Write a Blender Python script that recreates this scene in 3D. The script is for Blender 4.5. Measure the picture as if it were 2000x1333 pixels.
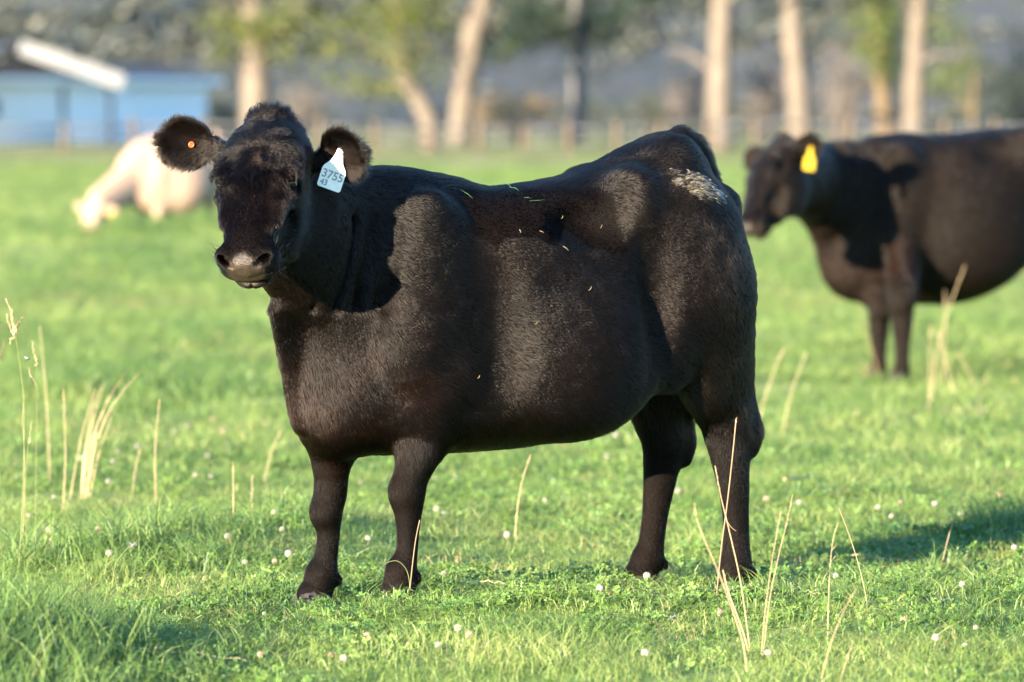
import bpy, bmesh, math, random
import numpy as np
from mathutils import Vector, Matrix

# ------------------------------------------------------------------ camera, sky, sun, exposure
scene = bpy.context.scene
for o in list(bpy.data.objects):
    bpy.data.objects.remove(o)
COL = scene.collection
CAM_H = 1.35
FPX = 11111.0                      # focal length in pixels of the 2000 px wide photograph
PITCH = math.atan((666.5 - 250.0) / FPX)
cam_d = bpy.data.cameras.new('camera')
cam_d.sensor_width = 36.0
cam_d.lens = 200.0
cam_d.clip_start = 0.5
cam_d.clip_end = 6000.0
cam_d.dof.use_dof = True
cam_d.dof.focus_distance = 15.75
cam_d.dof.aperture_fstop = 3.7
cam_d.dof.aperture_blades = 0
cam = bpy.data.objects.new('camera', cam_d)
COL.objects.link(cam)
cam.location = (0.0, 0.0, CAM_H)
cam.rotation_euler = (math.pi / 2 - PITCH, 0.0, 0.0)
scene.camera = cam

SUN_AZ, SUN_EL = math.radians(38.0), math.radians(10.0)      # light travels to the right and away, low
LIGHT = Vector((math.sin(SUN_AZ) * math.cos(SUN_EL), math.cos(SUN_AZ) * math.cos(SUN_EL), -math.sin(SUN_EL)))
world = bpy.data.worlds.new('World')
scene.world = world
world.use_nodes = True
wn = world.node_tree
wn.nodes.clear()
w_out = wn.nodes.new('ShaderNodeOutputWorld')
w_bg = wn.nodes.new('ShaderNodeBackground')
w_sky = wn.nodes.new('ShaderNodeTexSky')
w_sky.sky_type = 'NISHITA'
w_sky.sun_disc = False
w_sky.sun_elevation = SUN_EL
w_sky.sun_rotation = math.pi + SUN_AZ
w_sky.air_density = 1.0
w_sky.dust_density = 0.0
w_sky.ozone_density = 4.2
w_bg.inputs['Strength'].default_value = 0.13
wn.links.new(w_sky.outputs[0], w_bg.inputs[0])
wn.links.new(w_bg.outputs[0], w_out.inputs[0])
sun_d = bpy.data.lights.new('sun', 'SUN')
sun_d.energy = 5.0
sun_d.angle = math.radians(0.5)
sun_d.color = (1.0, 0.84, 0.62)
sun = bpy.data.objects.new('sun', sun_d)
COL.objects.link(sun)
sun.location = (-20, -20, 12)
sun.rotation_euler = LIGHT.to_track_quat('-Z', 'Y').to_euler()

scene.view_settings.view_transform = 'Standard'
scene.view_settings.look = 'None'
scene.view_settings.gamma = 1.0
scene.view_settings.use_curve_mapping = False
scene.view_settings.exposure = 2.6
scene.render.engine = 'CYCLES'
scene.cycles.use_denoising = True
scene.cycles.max_bounces = 6
scene.cycles.transparent_max_bounces = 8
scene.cycles.sample_clamp_indirect = 6.0
scene.cycles_curves.shape = 'RIBBONS'
scene.render.hair_type = 'STRIP' if hasattr(scene.render, 'hair_type') else 'STRIP'

# ------------------------------------------------------------------ helpers
rng = np.random.default_rng(7)
random.seed(7)


def pix(px, py, d):
    """World point on the ray of photograph pixel (px, py) at distance y = d."""
    xc, yc = (px - 1000.0) / FPX, -(py - 666.5) / FPX
    sp, cp = math.sin(PITCH), math.cos(PITCH)
    dirv = np.array([xc, cp + yc * sp, -sp + yc * cp])
    dirv *= d / dirv[1]
    return np.array([dirv[0], d, CAM_H + dirv[2]])


def hash3(i, j, k, seed):
    n = (i * 73856093) ^ (j * 19349663) ^ (k * 83492791) ^ (seed * 2654435)
    n = (n ^ (n >> 13)) * 1274126177 & 0x7fffffff
    n = (n ^ (n >> 16)) & 0xffff
    return n.astype(np.float32) / 32767.5 - 1.0


def vnoise(p, scale, seed=0):
    """Value noise in -1..1 at points p (N,3)."""
    q = np.asarray(p, np.float64) * scale
    i = np.floor(q).astype(np.int64)
    f = (q - i).astype(np.float32)
    f = f * f * (3 - 2 * f)
    out = 0
    for dx in (0, 1):
        wx = f[:, 0] if dx else 1 - f[:, 0]
        for dy in (0, 1):
            wy = f[:, 1] if dy else 1 - f[:, 1]
            for dz in (0, 1):
                wz = f[:, 2] if dz else 1 - f[:, 2]
                out = out + wx * wy * wz * hash3(i[:, 0] + dx, i[:, 1] + dy, i[:, 2] + dz, seed)
    return out


def terrain(x, y):
    """Height of the pasture: nearly level by the cow, rising a little into the distance."""
    x = np.asarray(x, np.float64)
    y = np.asarray(y, np.float64)
    far = np.clip((y - 30) / 170.0, 0, 3)
    z = 0.55 * far ** 1.3
    fade = np.clip((y - 8) / 6, 0, 1)
    z = z + fade * 0.016 * (np.sin(x * 1.9 + y * 0.8 + 0.6) + np.sin(x * 0.9 - y * 1.3 + 2.0))
    wide = np.clip((y - 20) / 20, 0, 1)
    calm = 1 - np.exp(-((x - 2.2) / 1.6) ** 2 - ((y - 30.3) / 2.2) ** 2)
    z = z + wide * calm * 0.06 * (np.sin(x * 0.35 + y * 0.22) + np.sin(y * 0.41 - x * 0.2 + 1.0))
    xb, yb = np.broadcast_arrays(x, y)
    q = np.stack([xb.ravel(), yb.ravel(), 0 * xb.ravel()], 1)
    feet = 1 - np.exp(-((x - 0.1) / 1.0) ** 2 - ((y - 16.3) / 0.7) ** 2)
    z = z + fade * feet * (0.022 * vnoise(q, 1.7, 91) + 0.010 * vnoise(q, 4.1, 92)).reshape(xb.shape)
    z = z + wide * calm * 0.05 * vnoise(q, 0.45, 93).reshape(xb.shape)
    def bump(cx, cy, rx, ry, h):
        return h * np.exp(-((x - cx) / rx) ** 2 - ((y - cy) / ry) ** 2)
    z = z + bump(-0.18, 15.55, 0.42, 0.28, 0.030)
    z = z + bump(-1.22, 14.30, 0.34, 0.6, 0.075)
    z = z - bump(-0.72, 15.3, 0.35, 0.6, 0.035)
    z = z + bump(-0.75, 18.2, 0.5, 0.5, 0.05)
    z = z + bump(-1.3, 17.6, 0.5, 0.5, 0.05)
    z = z + bump(1.65, 18.5, 0.5, 0.5, 0.05)
    return z


def tag(o, label=None, category=None, group=None, kind=None):
    if label: o['label'] = label
    if category: o['category'] = category
    if group: o['group'] = group
    if kind: o['kind'] = kind
    return o


def empty(name, loc, rotz=0.0, scale=1.0):
    o = bpy.data.objects.new(name, None)
    o.empty_display_size = 0.1
    COL.objects.link(o)
    o.location = tuple(loc)
    o.rotation_euler = (0, 0, rotz)
    o.scale = (scale,) * 3
    return o


def mesh_obj(name, verts, faces, mat, parent=None, smooth=True, attrs=None):
    me = bpy.data.meshes.new(name)
    v = np.asarray(verts, np.float32)
    if isinstance(faces, np.ndarray):
        n, k = faces.shape
        me.vertices.add(len(v))
        me.vertices.foreach_set('co', v.ravel())
        me.loops.add(n * k)
        me.polygons.add(n)
        me.loops.foreach_set('vertex_index', faces.astype(np.int32).ravel())
        me.polygons.foreach_set('loop_start', np.arange(0, n * k, k, dtype=np.int32))
        me.update(calc_edges=True)
    else:
        me.from_pydata([tuple(map(float, p)) for p in v], [], [tuple(f) for f in faces])
    if smooth:
        me.polygons.foreach_set('use_smooth', np.ones(len(me.polygons), bool))
    for an, (kind, data) in (attrs or {}).items():
        at = me.attributes.new(an, kind, 'POINT')
        data = np.asarray(data, np.float32)
        at.data.foreach_set('color' if kind == 'FLOAT_COLOR' else 'value', data.ravel())
    if mat is not None:
        for m in (mat if isinstance(mat, (list, tuple)) else [mat]):
            me.materials.append(m)
    o = bpy.data.objects.new(name, me)
    COL.objects.link(o)
    if parent is not None:
        o.parent = parent
    return o


class MB:
    """Collects simple shapes into one mesh."""
    def __init__(s):
        s.v, s.f = [], []

    def add(s, v, f):
        n = len(s.v)
        s.v += [tuple(map(float, p)) for p in v]
        s.f += [tuple(i + n for i in q) for q in f]

    def box(s, c, size, R=None):
        hx, hy, hz = [q / 2 for q in size]
        pts = [(x, y, z) for x in (-hx, hx) for y in (-hy, hy) for z in (-hz, hz)]
        if R is not None:
            pts = [tuple(R @ Vector(p)) for p in pts]
        s.add([(p[0] + c[0], p[1] + c[1], p[2] + c[2]) for p in pts],
              [(0, 1, 3, 2), (4, 6, 7, 5), (0, 4, 5, 1), (2, 3, 7, 6), (0, 2, 6, 4), (1, 5, 7, 3)])

    def tube(s, pts, rad, n=6, cap=True):
        pts = [np.asarray(p, float) for p in pts]
        rad = rad if hasattr(rad, '__len__') else [rad] * len(pts)
        ref = np.array([0.3, 0.9, 0.2])
        rings = []
        for i, p in enumerate(pts):
            t = pts[min(i + 1, len(pts) - 1)] - pts[max(i - 1, 0)]
            t = t / (np.linalg.norm(t) + 1e-9)
            a = np.cross(t, ref)
            if np.linalg.norm(a) < 1e-3:
                a = np.cross(t, [1, 0, 0])
            a /= np.linalg.norm(a)
            b = np.cross(t, a)
            rings.append([p + rad[i] * (math.cos(q) * a + math.sin(q) * b) for q in
                          [2 * math.pi * j / n for j in range(n)]])
        v = [q for r in rings for q in r]
        f = []
        for i in range(len(pts) - 1):
            for j in range(n):
                k = (j + 1) % n
                f.append((i * n + j, i * n + k, (i + 1) * n + k, (i + 1) * n + j))
        if cap:
            f.append(tuple(range(n))[::-1])
            f.append(tuple((len(pts) - 1) * n + j for j in range(n)))
        s.add(v, f)

    def build(s, name, mat, parent=None, smooth=False):
        return mesh_obj(name, s.v, s.f, mat, parent, smooth)


# ------------------------------------------------------------------ materials
def new_mat(name):
    m = bpy.data.materials.new(name)
    m.use_nodes = True
    nt = m.node_tree
    nt.nodes.clear()
    out = nt.nodes.new('ShaderNodeOutputMaterial')
    return m, nt, out


def node(nt, t, **kw):
    n = nt.nodes.new(t)
    for k, v in kw.items():
        if k in n.inputs.keys() if hasattr(n.inputs, 'keys') else False:
            n.inputs[k].default_value = v
        else:
            setattr(n, k, v)
    return n


def ramp(nt, fac, stops):
    r = nt.nodes.new('ShaderNodeValToRGB')
    els = r.color_ramp.elements
    while len(els) < len(stops):
        els.new(0.5)
    for e, (p, c) in zip(els, stops):
        e.position = p
        e.color = (*c, 1.0) if len(c) == 3 else c
    nt.links.new(fac, r.inputs[0])
    return r.outputs[0]


def noise_fac(nt, scale, detail=4.0, coord='Object', vec_scale=None, rough=0.55):
    tc = nt.nodes.new('ShaderNodeTexCoord')
    src = tc.outputs[coord]
    if vec_scale is not None:
        mp = nt.nodes.new('ShaderNodeMapping')
        mp.inputs['Scale'].default_value = vec_scale
        nt.links.new(src, mp.inputs[0])
        src = mp.outputs[0]
    n = nt.nodes.new('ShaderNodeTexNoise')
    n.inputs['Scale'].default_value = scale
    n.inputs['Detail'].default_value = detail
    n.inputs['Roughness'].default_value = rough
    nt.links.new(src, n.inputs['Vector'])
    return n.outputs['Fac']


def simple_mat(name, stops, scale=8.0, rough=0.7, spec=0.3, bump=0.0, bump_scale=40.0, vec_scale=None, coord='Object'):
    """Principled surface with a noise-driven colour and optional fine relief."""
    m, nt, out = new_mat(name)
    p = nt.nodes.new('ShaderNodeBsdfPrincipled')
    p.inputs['Roughness'].default_value = rough
    p.inputs['Specular IOR Level'].default_value = spec
    nt.links.new(ramp(nt, noise_fac(nt, scale, 5, coord, vec_scale), stops), p.inputs['Base Color'])
    if bump > 0:
        b = nt.nodes.new('ShaderNodeBump')
        b.inputs['Strength'].default_value = bump
        b.inputs['Distance'].default_value = 0.02
        nt.links.new(noise_fac(nt, bump_scale, 6, coord, vec_scale), b.inputs['Height'])
        nt.links.new(b.outputs[0], p.inputs['Normal'])
    nt.links.new(p.outputs[0], out.inputs[0])
    return m


def leaf_mat(name, stops, scale, trans=0.35, coord='Object', rough=0.55, per_instance=False, spec=0.25):
    """Thin leaf or blade: diffuse and gloss in front, some light through it."""
    m, nt, out = new_mat(name)
    fac = noise_fac(nt, scale, 4, coord)
    if per_instance:
        oi = nt.nodes.new('ShaderNodeObjectInfo')
        mx = nt.nodes.new('ShaderNodeMath')
        mx.operation = 'MULTIPLY_ADD'
        mx.inputs[1].default_value = 0.5
        nt.links.new(oi.outputs['Random'], mx.inputs[0])
        ms = nt.nodes.new('ShaderNodeMath')
        ms.operation = 'MULTIPLY_ADD'
        ms.inputs[1].default_value = 0.8
        ms.inputs[2].default_value = -0.15
        nt.links.new(fac, ms.inputs[0])
        nt.links.new(ms.outputs[0], mx.inputs[2])
        fac = mx.outputs[0]
    col = ramp(nt, fac, stops)
    p = nt.nodes.new('ShaderNodeBsdfPrincipled')
    p.inputs['Roughness'].default_value = rough
    p.inputs['Specular IOR Level'].default_value = spec
    t = nt.nodes.new('ShaderNodeBsdfTranslucent')
    mix = nt.nodes.new('ShaderNodeMixShader')
    mix.inputs[0].default_value = trans
    nt.links.new(col, p.inputs['Base Color'])
    nt.links.new(col, t.inputs['Color'])
    nt.links.new(p.outputs[0], mix.inputs[1])
    nt.links.new(t.outputs[0], mix.inputs[2])
    nt.links.new(mix.outputs[0], out.inputs[0])
    return m
# ------------------------------------------------------------------ cattle: implicit body -> one continuous mesh
def smin(a, b, k):
    h = np.clip(0.5 + 0.5 * (b - a) / k, 0, 1)
    return b * (1 - h) + a * h - k * h * (1 - h)


def smax(a, b, k):
    return -smin(-a, -b, k)


def unit(v):
    v = np.asarray(v, np.float64)
    return v / np.linalg.norm(v)


def resample(rows, m):
    """Smooth (Catmull-Rom) resampling of rows of numbers."""
    r = np.asarray(rows, np.float64)
    n = len(r)
    t = np.linspace(0, n - 1, m)
    i = np.clip(np.floor(t).astype(int), 0, n - 2)
    f = (t - i)[:, None]
    p0, p1, p2, p3 = r[np.clip(i - 1, 0, n - 1)], r[i], r[i + 1], r[np.clip(i + 2, 0, n - 1)]
    return 0.5 * (2 * p1 + (p2 - p0) * f + (2 * p0 - 5 * p1 + 4 * p2 - p3) * f ** 2 + (3 * p1 - p0 - 3 * p2 + p3) * f ** 3)


class Field:
    def __init__(s, xs, ys, zs):
        s.ax = [np.asarray(a, np.float32) for a in (xs, ys, zs)]
        s.F = np.full((len(xs), len(ys), len(zs)), 0.3, np.float32)

    def block(s, lo, hi):
        sl = []
        for a, l, h in zip(s.ax, lo, hi):
            i, j = np.searchsorted(a, l), np.searchsorted(a, h)
            sl.append(slice(i, max(j, i + 1)))
        c = (s.ax[0][sl[0]][:, None, None], s.ax[1][sl[1]][None, :, None], s.ax[2][sl[2]][None, None, :])
        return tuple(sl), c

    def put(s, sl, d, k, sub=False):
        d = d.astype(np.float32)
        s.F[sl] = smax(s.F[sl], -d, k) if sub else smin(s.F[sl], d, k)

    def ell(s, c, r, k=0.03, axes=None, sub=False):
        r = np.asarray(r, np.float64)
        m = r.max() + 2 * k + 0.02
        sl, (X, Y, Z) = s.block(np.asarray(c) - m, np.asarray(c) + m)
        X, Y, Z = X - c[0], Y - c[1], Z - c[2]
        if axes is None:
            q = (X, Y, Z)
        else:
            q = [X * a[0] + Y * a[1] + Z * a[2] for a in axes]
        k0 = np.sqrt((q[0] / r[0]) ** 2 + (q[1] / r[1]) ** 2 + (q[2] / r[2]) ** 2) + 1e-6
        k1 = np.sqrt((q[0] / r[0] ** 2) ** 2 + (q[1] / r[1] ** 2) ** 2 + (q[2] / r[2] ** 2) ** 2) + 1e-6
        s.put(sl, k0 * (k0 - 1) / k1, k, sub)

    def sweep(s, rows, side, k=0.03, m=None, sub=False):
        """rows: x y z half_side half_up along a path; elliptical sections."""
        P = resample(rows, m or 4 * len(rows))
        P[:, 3:] = np.maximum(P[:, 3:], 0.004)
        side = np.asarray(side, np.float64)
        mg = P[:, 3:].max() + 2 * k + 0.02
        sl, (X, Y, Z) = s.block(P[:, :3].min(0) - mg, P[:, :3].max(0) + mg)
        best = np.full(np.broadcast_shapes(X.shape, Y.shape, Z.shape), 0.3, np.float32)
        for a, b in zip(P[:-1], P[1:]):
            T = b[:3] - a[:3]
            L = np.linalg.norm(T)
            if L < 1e-6: continue
            T = T / L
            S = unit(side - side.dot(T) * T)
            U = np.cross(T, S)
            dx, dy, dz = X - a[0], Y - a[1], Z - a[2]
            al = dx * T[0] + dy * T[1] + dz * T[2]
            t = np.clip(al / L, 0, 1)
            w = a[3] + (b[3] - a[3]) * t
            h = a[4] + (b[4] - a[4]) * t
            sd = dx * S[0] + dy * S[1] + dz * S[2]
            up = dx * U[0] + dy * U[1] + dz * U[2]
            axr = al - t * L
            mm = np.minimum(w, h)
            r = np.sqrt((sd / w) ** 2 + (up / h) ** 2 + (axr / mm) ** 2)
            np.minimum(best, ((r - 1) * np.sqrt(w * h)).astype(np.float32), out=best)
        s.put(sl, best, k, sub)

    def section_body(s, st, frame, k, lo, hi, nu=2.0, nl=2.4, taper=0.0):
        """Body of superellipse sections along axis A: rows a, top, bottom, half width, height of widest point."""
        o, A, B, C = frame
        P = resample(st, 120)
        sl, (X, Y, Z) = s.block(lo, hi)
        dx, dy, dz = X - o[0], Y - o[1], Z - o[2]
        a = dx * A[0] + dy * A[1] + dz * A[2]
        b = dx * B[0] + dy * B[1] + dz * B[2]
        c = dx * C[0] + dy * C[1] + dz * C[2]
        top, bot, hw, zm = [np.interp(a, P[:, 0], P[:, i]) for i in (1, 2, 3, 4)]
        hw = np.maximum(hw, 0.004)
        upper = c > zm
        h = np.maximum(np.where(upper, top - zm, zm - bot), 0.01)
        nrm = np.abs(c - zm) / h
        n = np.where(upper, nu, nl)
        wv = np.abs(b) / (hw * (1 - taper * np.where(upper, 0, np.clip(nrm, 0, 1))))
        r = (wv ** n + nrm ** n + 1e-9) ** (1 / n)
        over = np.maximum(np.maximum(P[0, 0] - a, a - P[-1, 0]), 0)
        d = (r - 1) * np.minimum(hw, 0.5 * (top - bot)) * 0.9 + over
        s.put(sl, np.clip(d, -0.3, 0.3), k)

    def mesh(s):
        """Naive surface nets on the rectilinear grid."""
        F = s.F
        neg = F < 0
        cnt = np.zeros(tuple(n - 1 for n in F.shape), np.int8)
        for i in (0, 1):
            for j in (0, 1):
                for k in (0, 1):
                    cnt += neg[i:F.shape[0] - 1 + i, j:F.shape[1] - 1 + j, k:F.shape[2] - 1 + k]
        act = (cnt > 0) & (cnt < 8)
        I, J, K = np.nonzero(act)
        idx = np.full(act.shape, -1, np.int64)
        idx[I, J, K] = np.arange(len(I))
        corners = [(i, j, k) for i in (0, 1) for j in (0, 1) for k in (0, 1)]
        val = np.stack([F[I + i, J + j, K + k] for i, j, k in corners], 1)
        pos = np.stack([np.stack([s.ax[0][I + i], s.ax[1][J + j], s.ax[2][K + k]], 1) for i, j, k in corners], 1)
        acc = np.zeros((len(I), 3)); num = np.zeros(len(I))
        for p in range(8):
            for q in range(p + 1, 8):
                if sum(abs(x - y) for x, y in zip(corners[p], corners[q])) != 1: continue
                a, b = val[:, p], val[:, q]
                mk = (a < 0) != (b < 0)
                t = np.where(mk, a / np.where(mk, a - b, 1), 0)
                acc += np.where(mk[:, None], pos[:, p] + t[:, None] * (pos[:, q] - pos[:, p]), 0)
                num += mk
        V = acc / num[:, None]
        faces = []
        for axis in range(3):
            sa = [slice(None)] * 3; sb = [slice(None)] * 3
            sa[axis], sb[axis] = slice(0, -1), slice(1, None)
            na, nb = neg[tuple(sa)], neg[tuple(sb)]
            e = np.nonzero(na != nb)
            flip = na[e]
            o1, o2 = [(1, 2), (2, 0), (0, 1)][axis]
            g = list(e)
            ok = (g[o1] > 0) & (g[o2] > 0) & (g[o1] < F.shape[o1] - 1) & (g[o2] < F.shape[o2] - 1)
            g = [q[ok] for q in g]; flip = flip[ok]
            def cell(d1, d2):
                h = [q.copy() for q in g]
                h[o1] -= d1; h[o2] -= d2
                return idx[h[0], h[1], h[2]]
            q = np.stack([cell(1, 1), cell(0, 1), cell(0, 0), cell(1, 0)], 1)
            q = np.where(flip[:, None], q, q[:, ::-1])
            faces.append(q)
        return V, np.concatenate(faces)


def smooth_mesh(V, Fq, it=2, lam=0.5, mu=-0.52):
    e = np.concatenate([Fq[:, [0, 1]], Fq[:, [1, 2]], Fq[:, [2, 3]], Fq[:, [3, 0]]])
    deg = np.bincount(e.ravel(), minlength=len(V)).astype(np.float64)
    for _ in range(it):
        for l in (lam, mu):
            acc = np.zeros_like(V)
            for ax in range(3):
                acc[:, ax] = np.bincount(e[:, 0], V[e[:, 1], ax], len(V)) + np.bincount(e[:, 1], V[e[:, 0], ax], len(V))
            V = V + l * (acc / deg[:, None] - V)
    return V


def normals(V, Fq):
    n = np.cross(V[Fq[:, 2]] - V[Fq[:, 0]], V[Fq[:, 3]] - V[Fq[:, 1]])
    N = np.zeros_like(V)
    for j in range(4):
        for ax in range(3):
            N[:, ax] += np.bincount(Fq[:, j], n[:, ax], len(V))
    return N / (np.linalg.norm(N, axis=1, keepdims=True) + 1e-12)


def axis_grid(lo, hi, step, flo, fhi, fstep):
    parts = []
    if flo is None:
        return np.arange(lo, hi, step)
    if flo > lo: parts.append(np.arange(lo, flo, step))
    parts.append(np.arange(max(flo, lo), fhi, fstep))
    if fhi < hi: parts.append(np.arange(fhi + step * 0.5, hi, step))
    return np.concatenate(parts)


class CowFrame:
    """Local frame: u forward, v to the animal's left, z up."""
    def __init__(s, x, d, yaw, zg=0.0, scale=1.0):
        c, sn = math.cos(yaw), math.sin(yaw)
        s.o = np.array([x, d, zg]); s.U = np.array([-c, -sn, 0.0]); s.V = np.array([sn, -c, 0.0]); s.Z = np.array([0, 0, 1.0])
        s.sc = scale
        s.rotz = math.atan2(-sn, -c)

    def loc(s, p):
        r = (np.asarray(p) - s.o) / s.sc
        return np.array([r @ s.U, r @ s.V, r @ s.Z])

    def px(s, x, y, d):
        return s.loc(pix(x, y, d))

    def dirl(s, v):
        v = np.asarray(v, float)
        return np.array([v @ s.U, v @ s.V, v @ s.Z])


class Ear:
    def __init__(s, root, E, G, length, hw, cup, th=0.009):
        s.o = np.asarray(root); s.E = unit(E); G = np.asarray(G, float)
        s.G = unit(G - G.dot(s.E) * s.E); s.F = np.cross(s.G, s.E)
        s.L, s.hw, s.cup, s.th = length, hw, cup, th
        s.ee = np.array([-.02, 0, .15, .32, .5, .68, .84, .94, 1.0, 1.05]) * length
        s.ww = np.array([.34, .36, .48, .80, .97, 1.0, .84, .58, .25, -.1]) * hw

    def coords(s, p):
        r = p - s.o
        return r @ s.E, r @ s.F, r @ s.G

    def surf(s, e, f):
        t = np.clip(e / s.L, 0, 1)
        return -s.cup * (1 - (f / s.hw) ** 2) * np.clip(np.sin(np.clip(t * 1.1, 0, 1) * math.pi), 0, 1) ** 0.8 * s.hw

    def put(s, fld, k=0.02):
        m = s.L + 0.06
        sl, (X, Y, Z) = fld.block(s.o - m, s.o + m)
        dx, dy, dz = X - s.o[0], Y - s.o[1], Z - s.o[2]
        e = dx * s.E[0] + dy * s.E[1] + dz * s.E[2]
        f = dx * s.F[0] + dy * s.F[1] + dz * s.F[2]
        g = dx * s.G[0] + dy * s.G[1] + dz * s.G[2]
        w = np.interp(e, s.ee, s.ww)
        d2 = np.maximum(np.maximum((np.abs(f) - w) * 0.8, -e - 0.03), e - 1.04 * s.L)
        ds = np.abs(g - s.surf(e, np.clip(f, -s.hw, s.hw))) - s.th - 0.012 * np.clip(1 - e / (0.3 * s.L), 0, 1)
        d = smax(d2, ds, 0.010)
        fld.put(sl, np.where(e > 0.25 * s.L, np.maximum(d, -0.02), d), np.where(e < 0.3 * s.L, k, 0.004))
class Head:
    """Head frame: a from poll to muzzle, b to the animal's left, c out of the forehead."""
    def __init__(s, poll, muzzle, cdir, scale=1.0):
        s.o = np.asarray(poll, float)
        s.A = unit(np.asarray(muzzle) - s.o)
        c = np.asarray(cdir, float)
        s.C = unit(c - c.dot(s.A) * s.A)
        s.B = np.cross(s.C, s.A)
        s.sc = scale

    def w(s, a, b, c):
        return s.o + s.sc * (a * s.A + b * s.B + c * s.C)

    def d(s, a, b, c):
        return a * s.A + b * s.B + c * s.C

    def co(s, V):
        r = (V - s.o) / s.sc
        return r @ s.A, r @ s.B, r @ s.C

    def build(s, f):
        q = s.sc
        ax = (s.A, s.B, s.C)
        st = np.array([
            # a, top, bottom, half width, widest height
            [-.030, -.045, -.110, .030, -.08],
            [-.012, -.008, -.140, .058, -.08],
            [.020, .012, -.165, .090, -.08],
            [.060, .030, -.190, .110, -.08],
            [.120, .046, -.215, .119, -.07],
            [.180, .047, -.235, .116, -.06],
            [.235, .040, -.240, .112, -.05],
            [.300, .025, -.215, .096, -.05],
            [.350, .015, -.175, .077, -.05],
            [.410, .008, -.145, .068, -.05],
            [.455, .006, -.130, .072, -.05],
            [.490, .000, -.118, .072, -.05],
            [.510, -.020, -.10, .055, -.05],
            [.525, -.045, -.07, .02, -.055]]) * q
        lo, hi = s.o - 0.62 * q, s.o + 0.62 * q
        f.section_body(st, (s.o, s.A, s.B, s.C), 0.03 * q, lo, hi, 2.3, 2.2, taper=0.45)
        E = lambda c, r, k=.02, sub=False, rot=None: f.ell(s.w(*c), np.array(r) * q, k * q, ax if rot is None else rot, sub)
        E((-.004, 0, -.028), (.036, .058, .040), .03)                        # poll knob
        for sg in (1, -1):
            E((.262, .072 * sg, -.135), (.130, .040, .098), .05)              # cheek
            E((.200, .088 * sg, .004), (.058, .028, .024), .03)               # brow
            E((.300, .074 * sg, -.018), (.090, .016, .020), .035)              # cheek ridge below the eye
            E((.244, .116 * sg, .000), (.034, .024, .026), .012, True)       # socket
            E((.224, .101 * sg, .006), (.034, .019, .015), .010)              # upper lid
            E((.264, .100 * sg, -.016), (.026, .013, .009), .012)             # lower lid
            E((.37, .084 * sg, -.075), (.09, .012, .03), .04, True)           # hollow of the cheek
        E((.475, 0, -.052), (.052, .088, .056), .02)                          # muzzle
        E((.505, 0, -.038), (.030, .062, .040), .015)                         # nose pad
        E((.490, 0, -.080), (.038, .080, .028), .012)                         # upper lip
        E((.476, 0, -.119), (.046, .054, .022), .005)                         # lower lip and chin
        E((.430, 0, -.118), (.070, .052, .030), .02)
        for sg in (1, -1):
            E((.492, .056 * sg, -.018), (.026, .026, .024), .010)             # nostril wing
            r1 = unit(s.d(.75, -.45 * sg, -.35)); r2 = np.cross(s.C, r1); r2 = unit(r2); r3 = np.cross(r1, r2)
            f.ell(s.w(.514, .050 * sg, -.016), np.array([.024, .0125, .030]) * q, .004 * q,
                  (unit(s.d(.5, .35 * sg, .75)), unit(np.cross(s.d(.55, -.75 * sg, -.4), s.d(.5, .35 * sg, .75))), unit(s.d(.55, -.75 * sg, -.4))), True)
        E((.505, 0, -.1015), (.05, .072, .0055), .004, True)
        E((.522, 0, -.122), (.010, .004, .02), .006, True)                     # mouth line


def cow_field(step, fstep, fine, torso, neck, legs, head, ears, extra=None, tail=None, nu=2.35, bounds=None):
    blo, bhi = bounds or ((-.86, -.48, -.02), (1.36, .60, 1.50))
    grids = [axis_grid(blo[i], bhi[i], step, fine[0][i] if fine else None, fine[1][i] if fine else None, fstep) for i in range(3)]
    f = Field(*grids)
    O = np.zeros(3)
    f.section_body(np.array(torso), (O, np.array([1., 0, 0]), np.array([0, 1., 0]), np.array([0, 0, 1.])), 0.03,
                   (-.86, -.5, .2), (.9, .5, 1.5), nu, 2.4)
    f.sweep(neck, (0, 1, 0), 0.07, 28)
    for rows, k in legs:
        f.sweep(rows, (0, 1, 0), k)
    if extra: extra(f)
    if tail: f.sweep(tail, (0, 1, 0), 0.02)
    head.build(f)
    for e in ears: e.put(f)
    V, Q = f.mesh()
    V = smooth_mesh(V, Q, 2)
    return V, Q


# ---- the black cow in front
F1 = CowFrame(0.02, 16.3, math.radians(28), 0.0)
TORSO1 = [
    [-.665, 1.00, .90, .02, .96],
    [-.645, 1.10, .76, .10, .93],
    [-.61, 1.20, .64, .155, .91],
    [-.55, 1.308, .60, .195, .91],
    [-.48, 1.337, .60, .235, .92],
    [-.38, 1.305, .585, .255, .88],
    [-.27, 1.252, .53, .268, .82],
    [-.16, 1.216, .475, .285, .78],
    [-.05, 1.196, .445, .300, .76],
    [.06, 1.184, .432, .308, .75],
    [.16, 1.182, .428, .302, .76],
    [.26, 1.192, .425, .280, .78],
    [.37, 1.212, .425, .250, .78],
    [.48, 1.205, .425, .215, .74],
    [.57, 1.14, .432, .175, .70],
    [.65, 1.01, .470, .125, .68],
    [.705, .87, .56, .06, .69],
    [.725, .77, .64, .015, .70]]


def px_leg(fr, rows, d0, d1=None):
    """rows: photo x, photo y, half fore-aft, half side, depth offset -> local sweep rows"""
    out = []
    for (x, y, hu, hv, dd) in rows:
        p = fr.px(x, y, d0 + dd)
        out.append([p[0], p[1], p[2], hv, hu])
    return out


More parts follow.
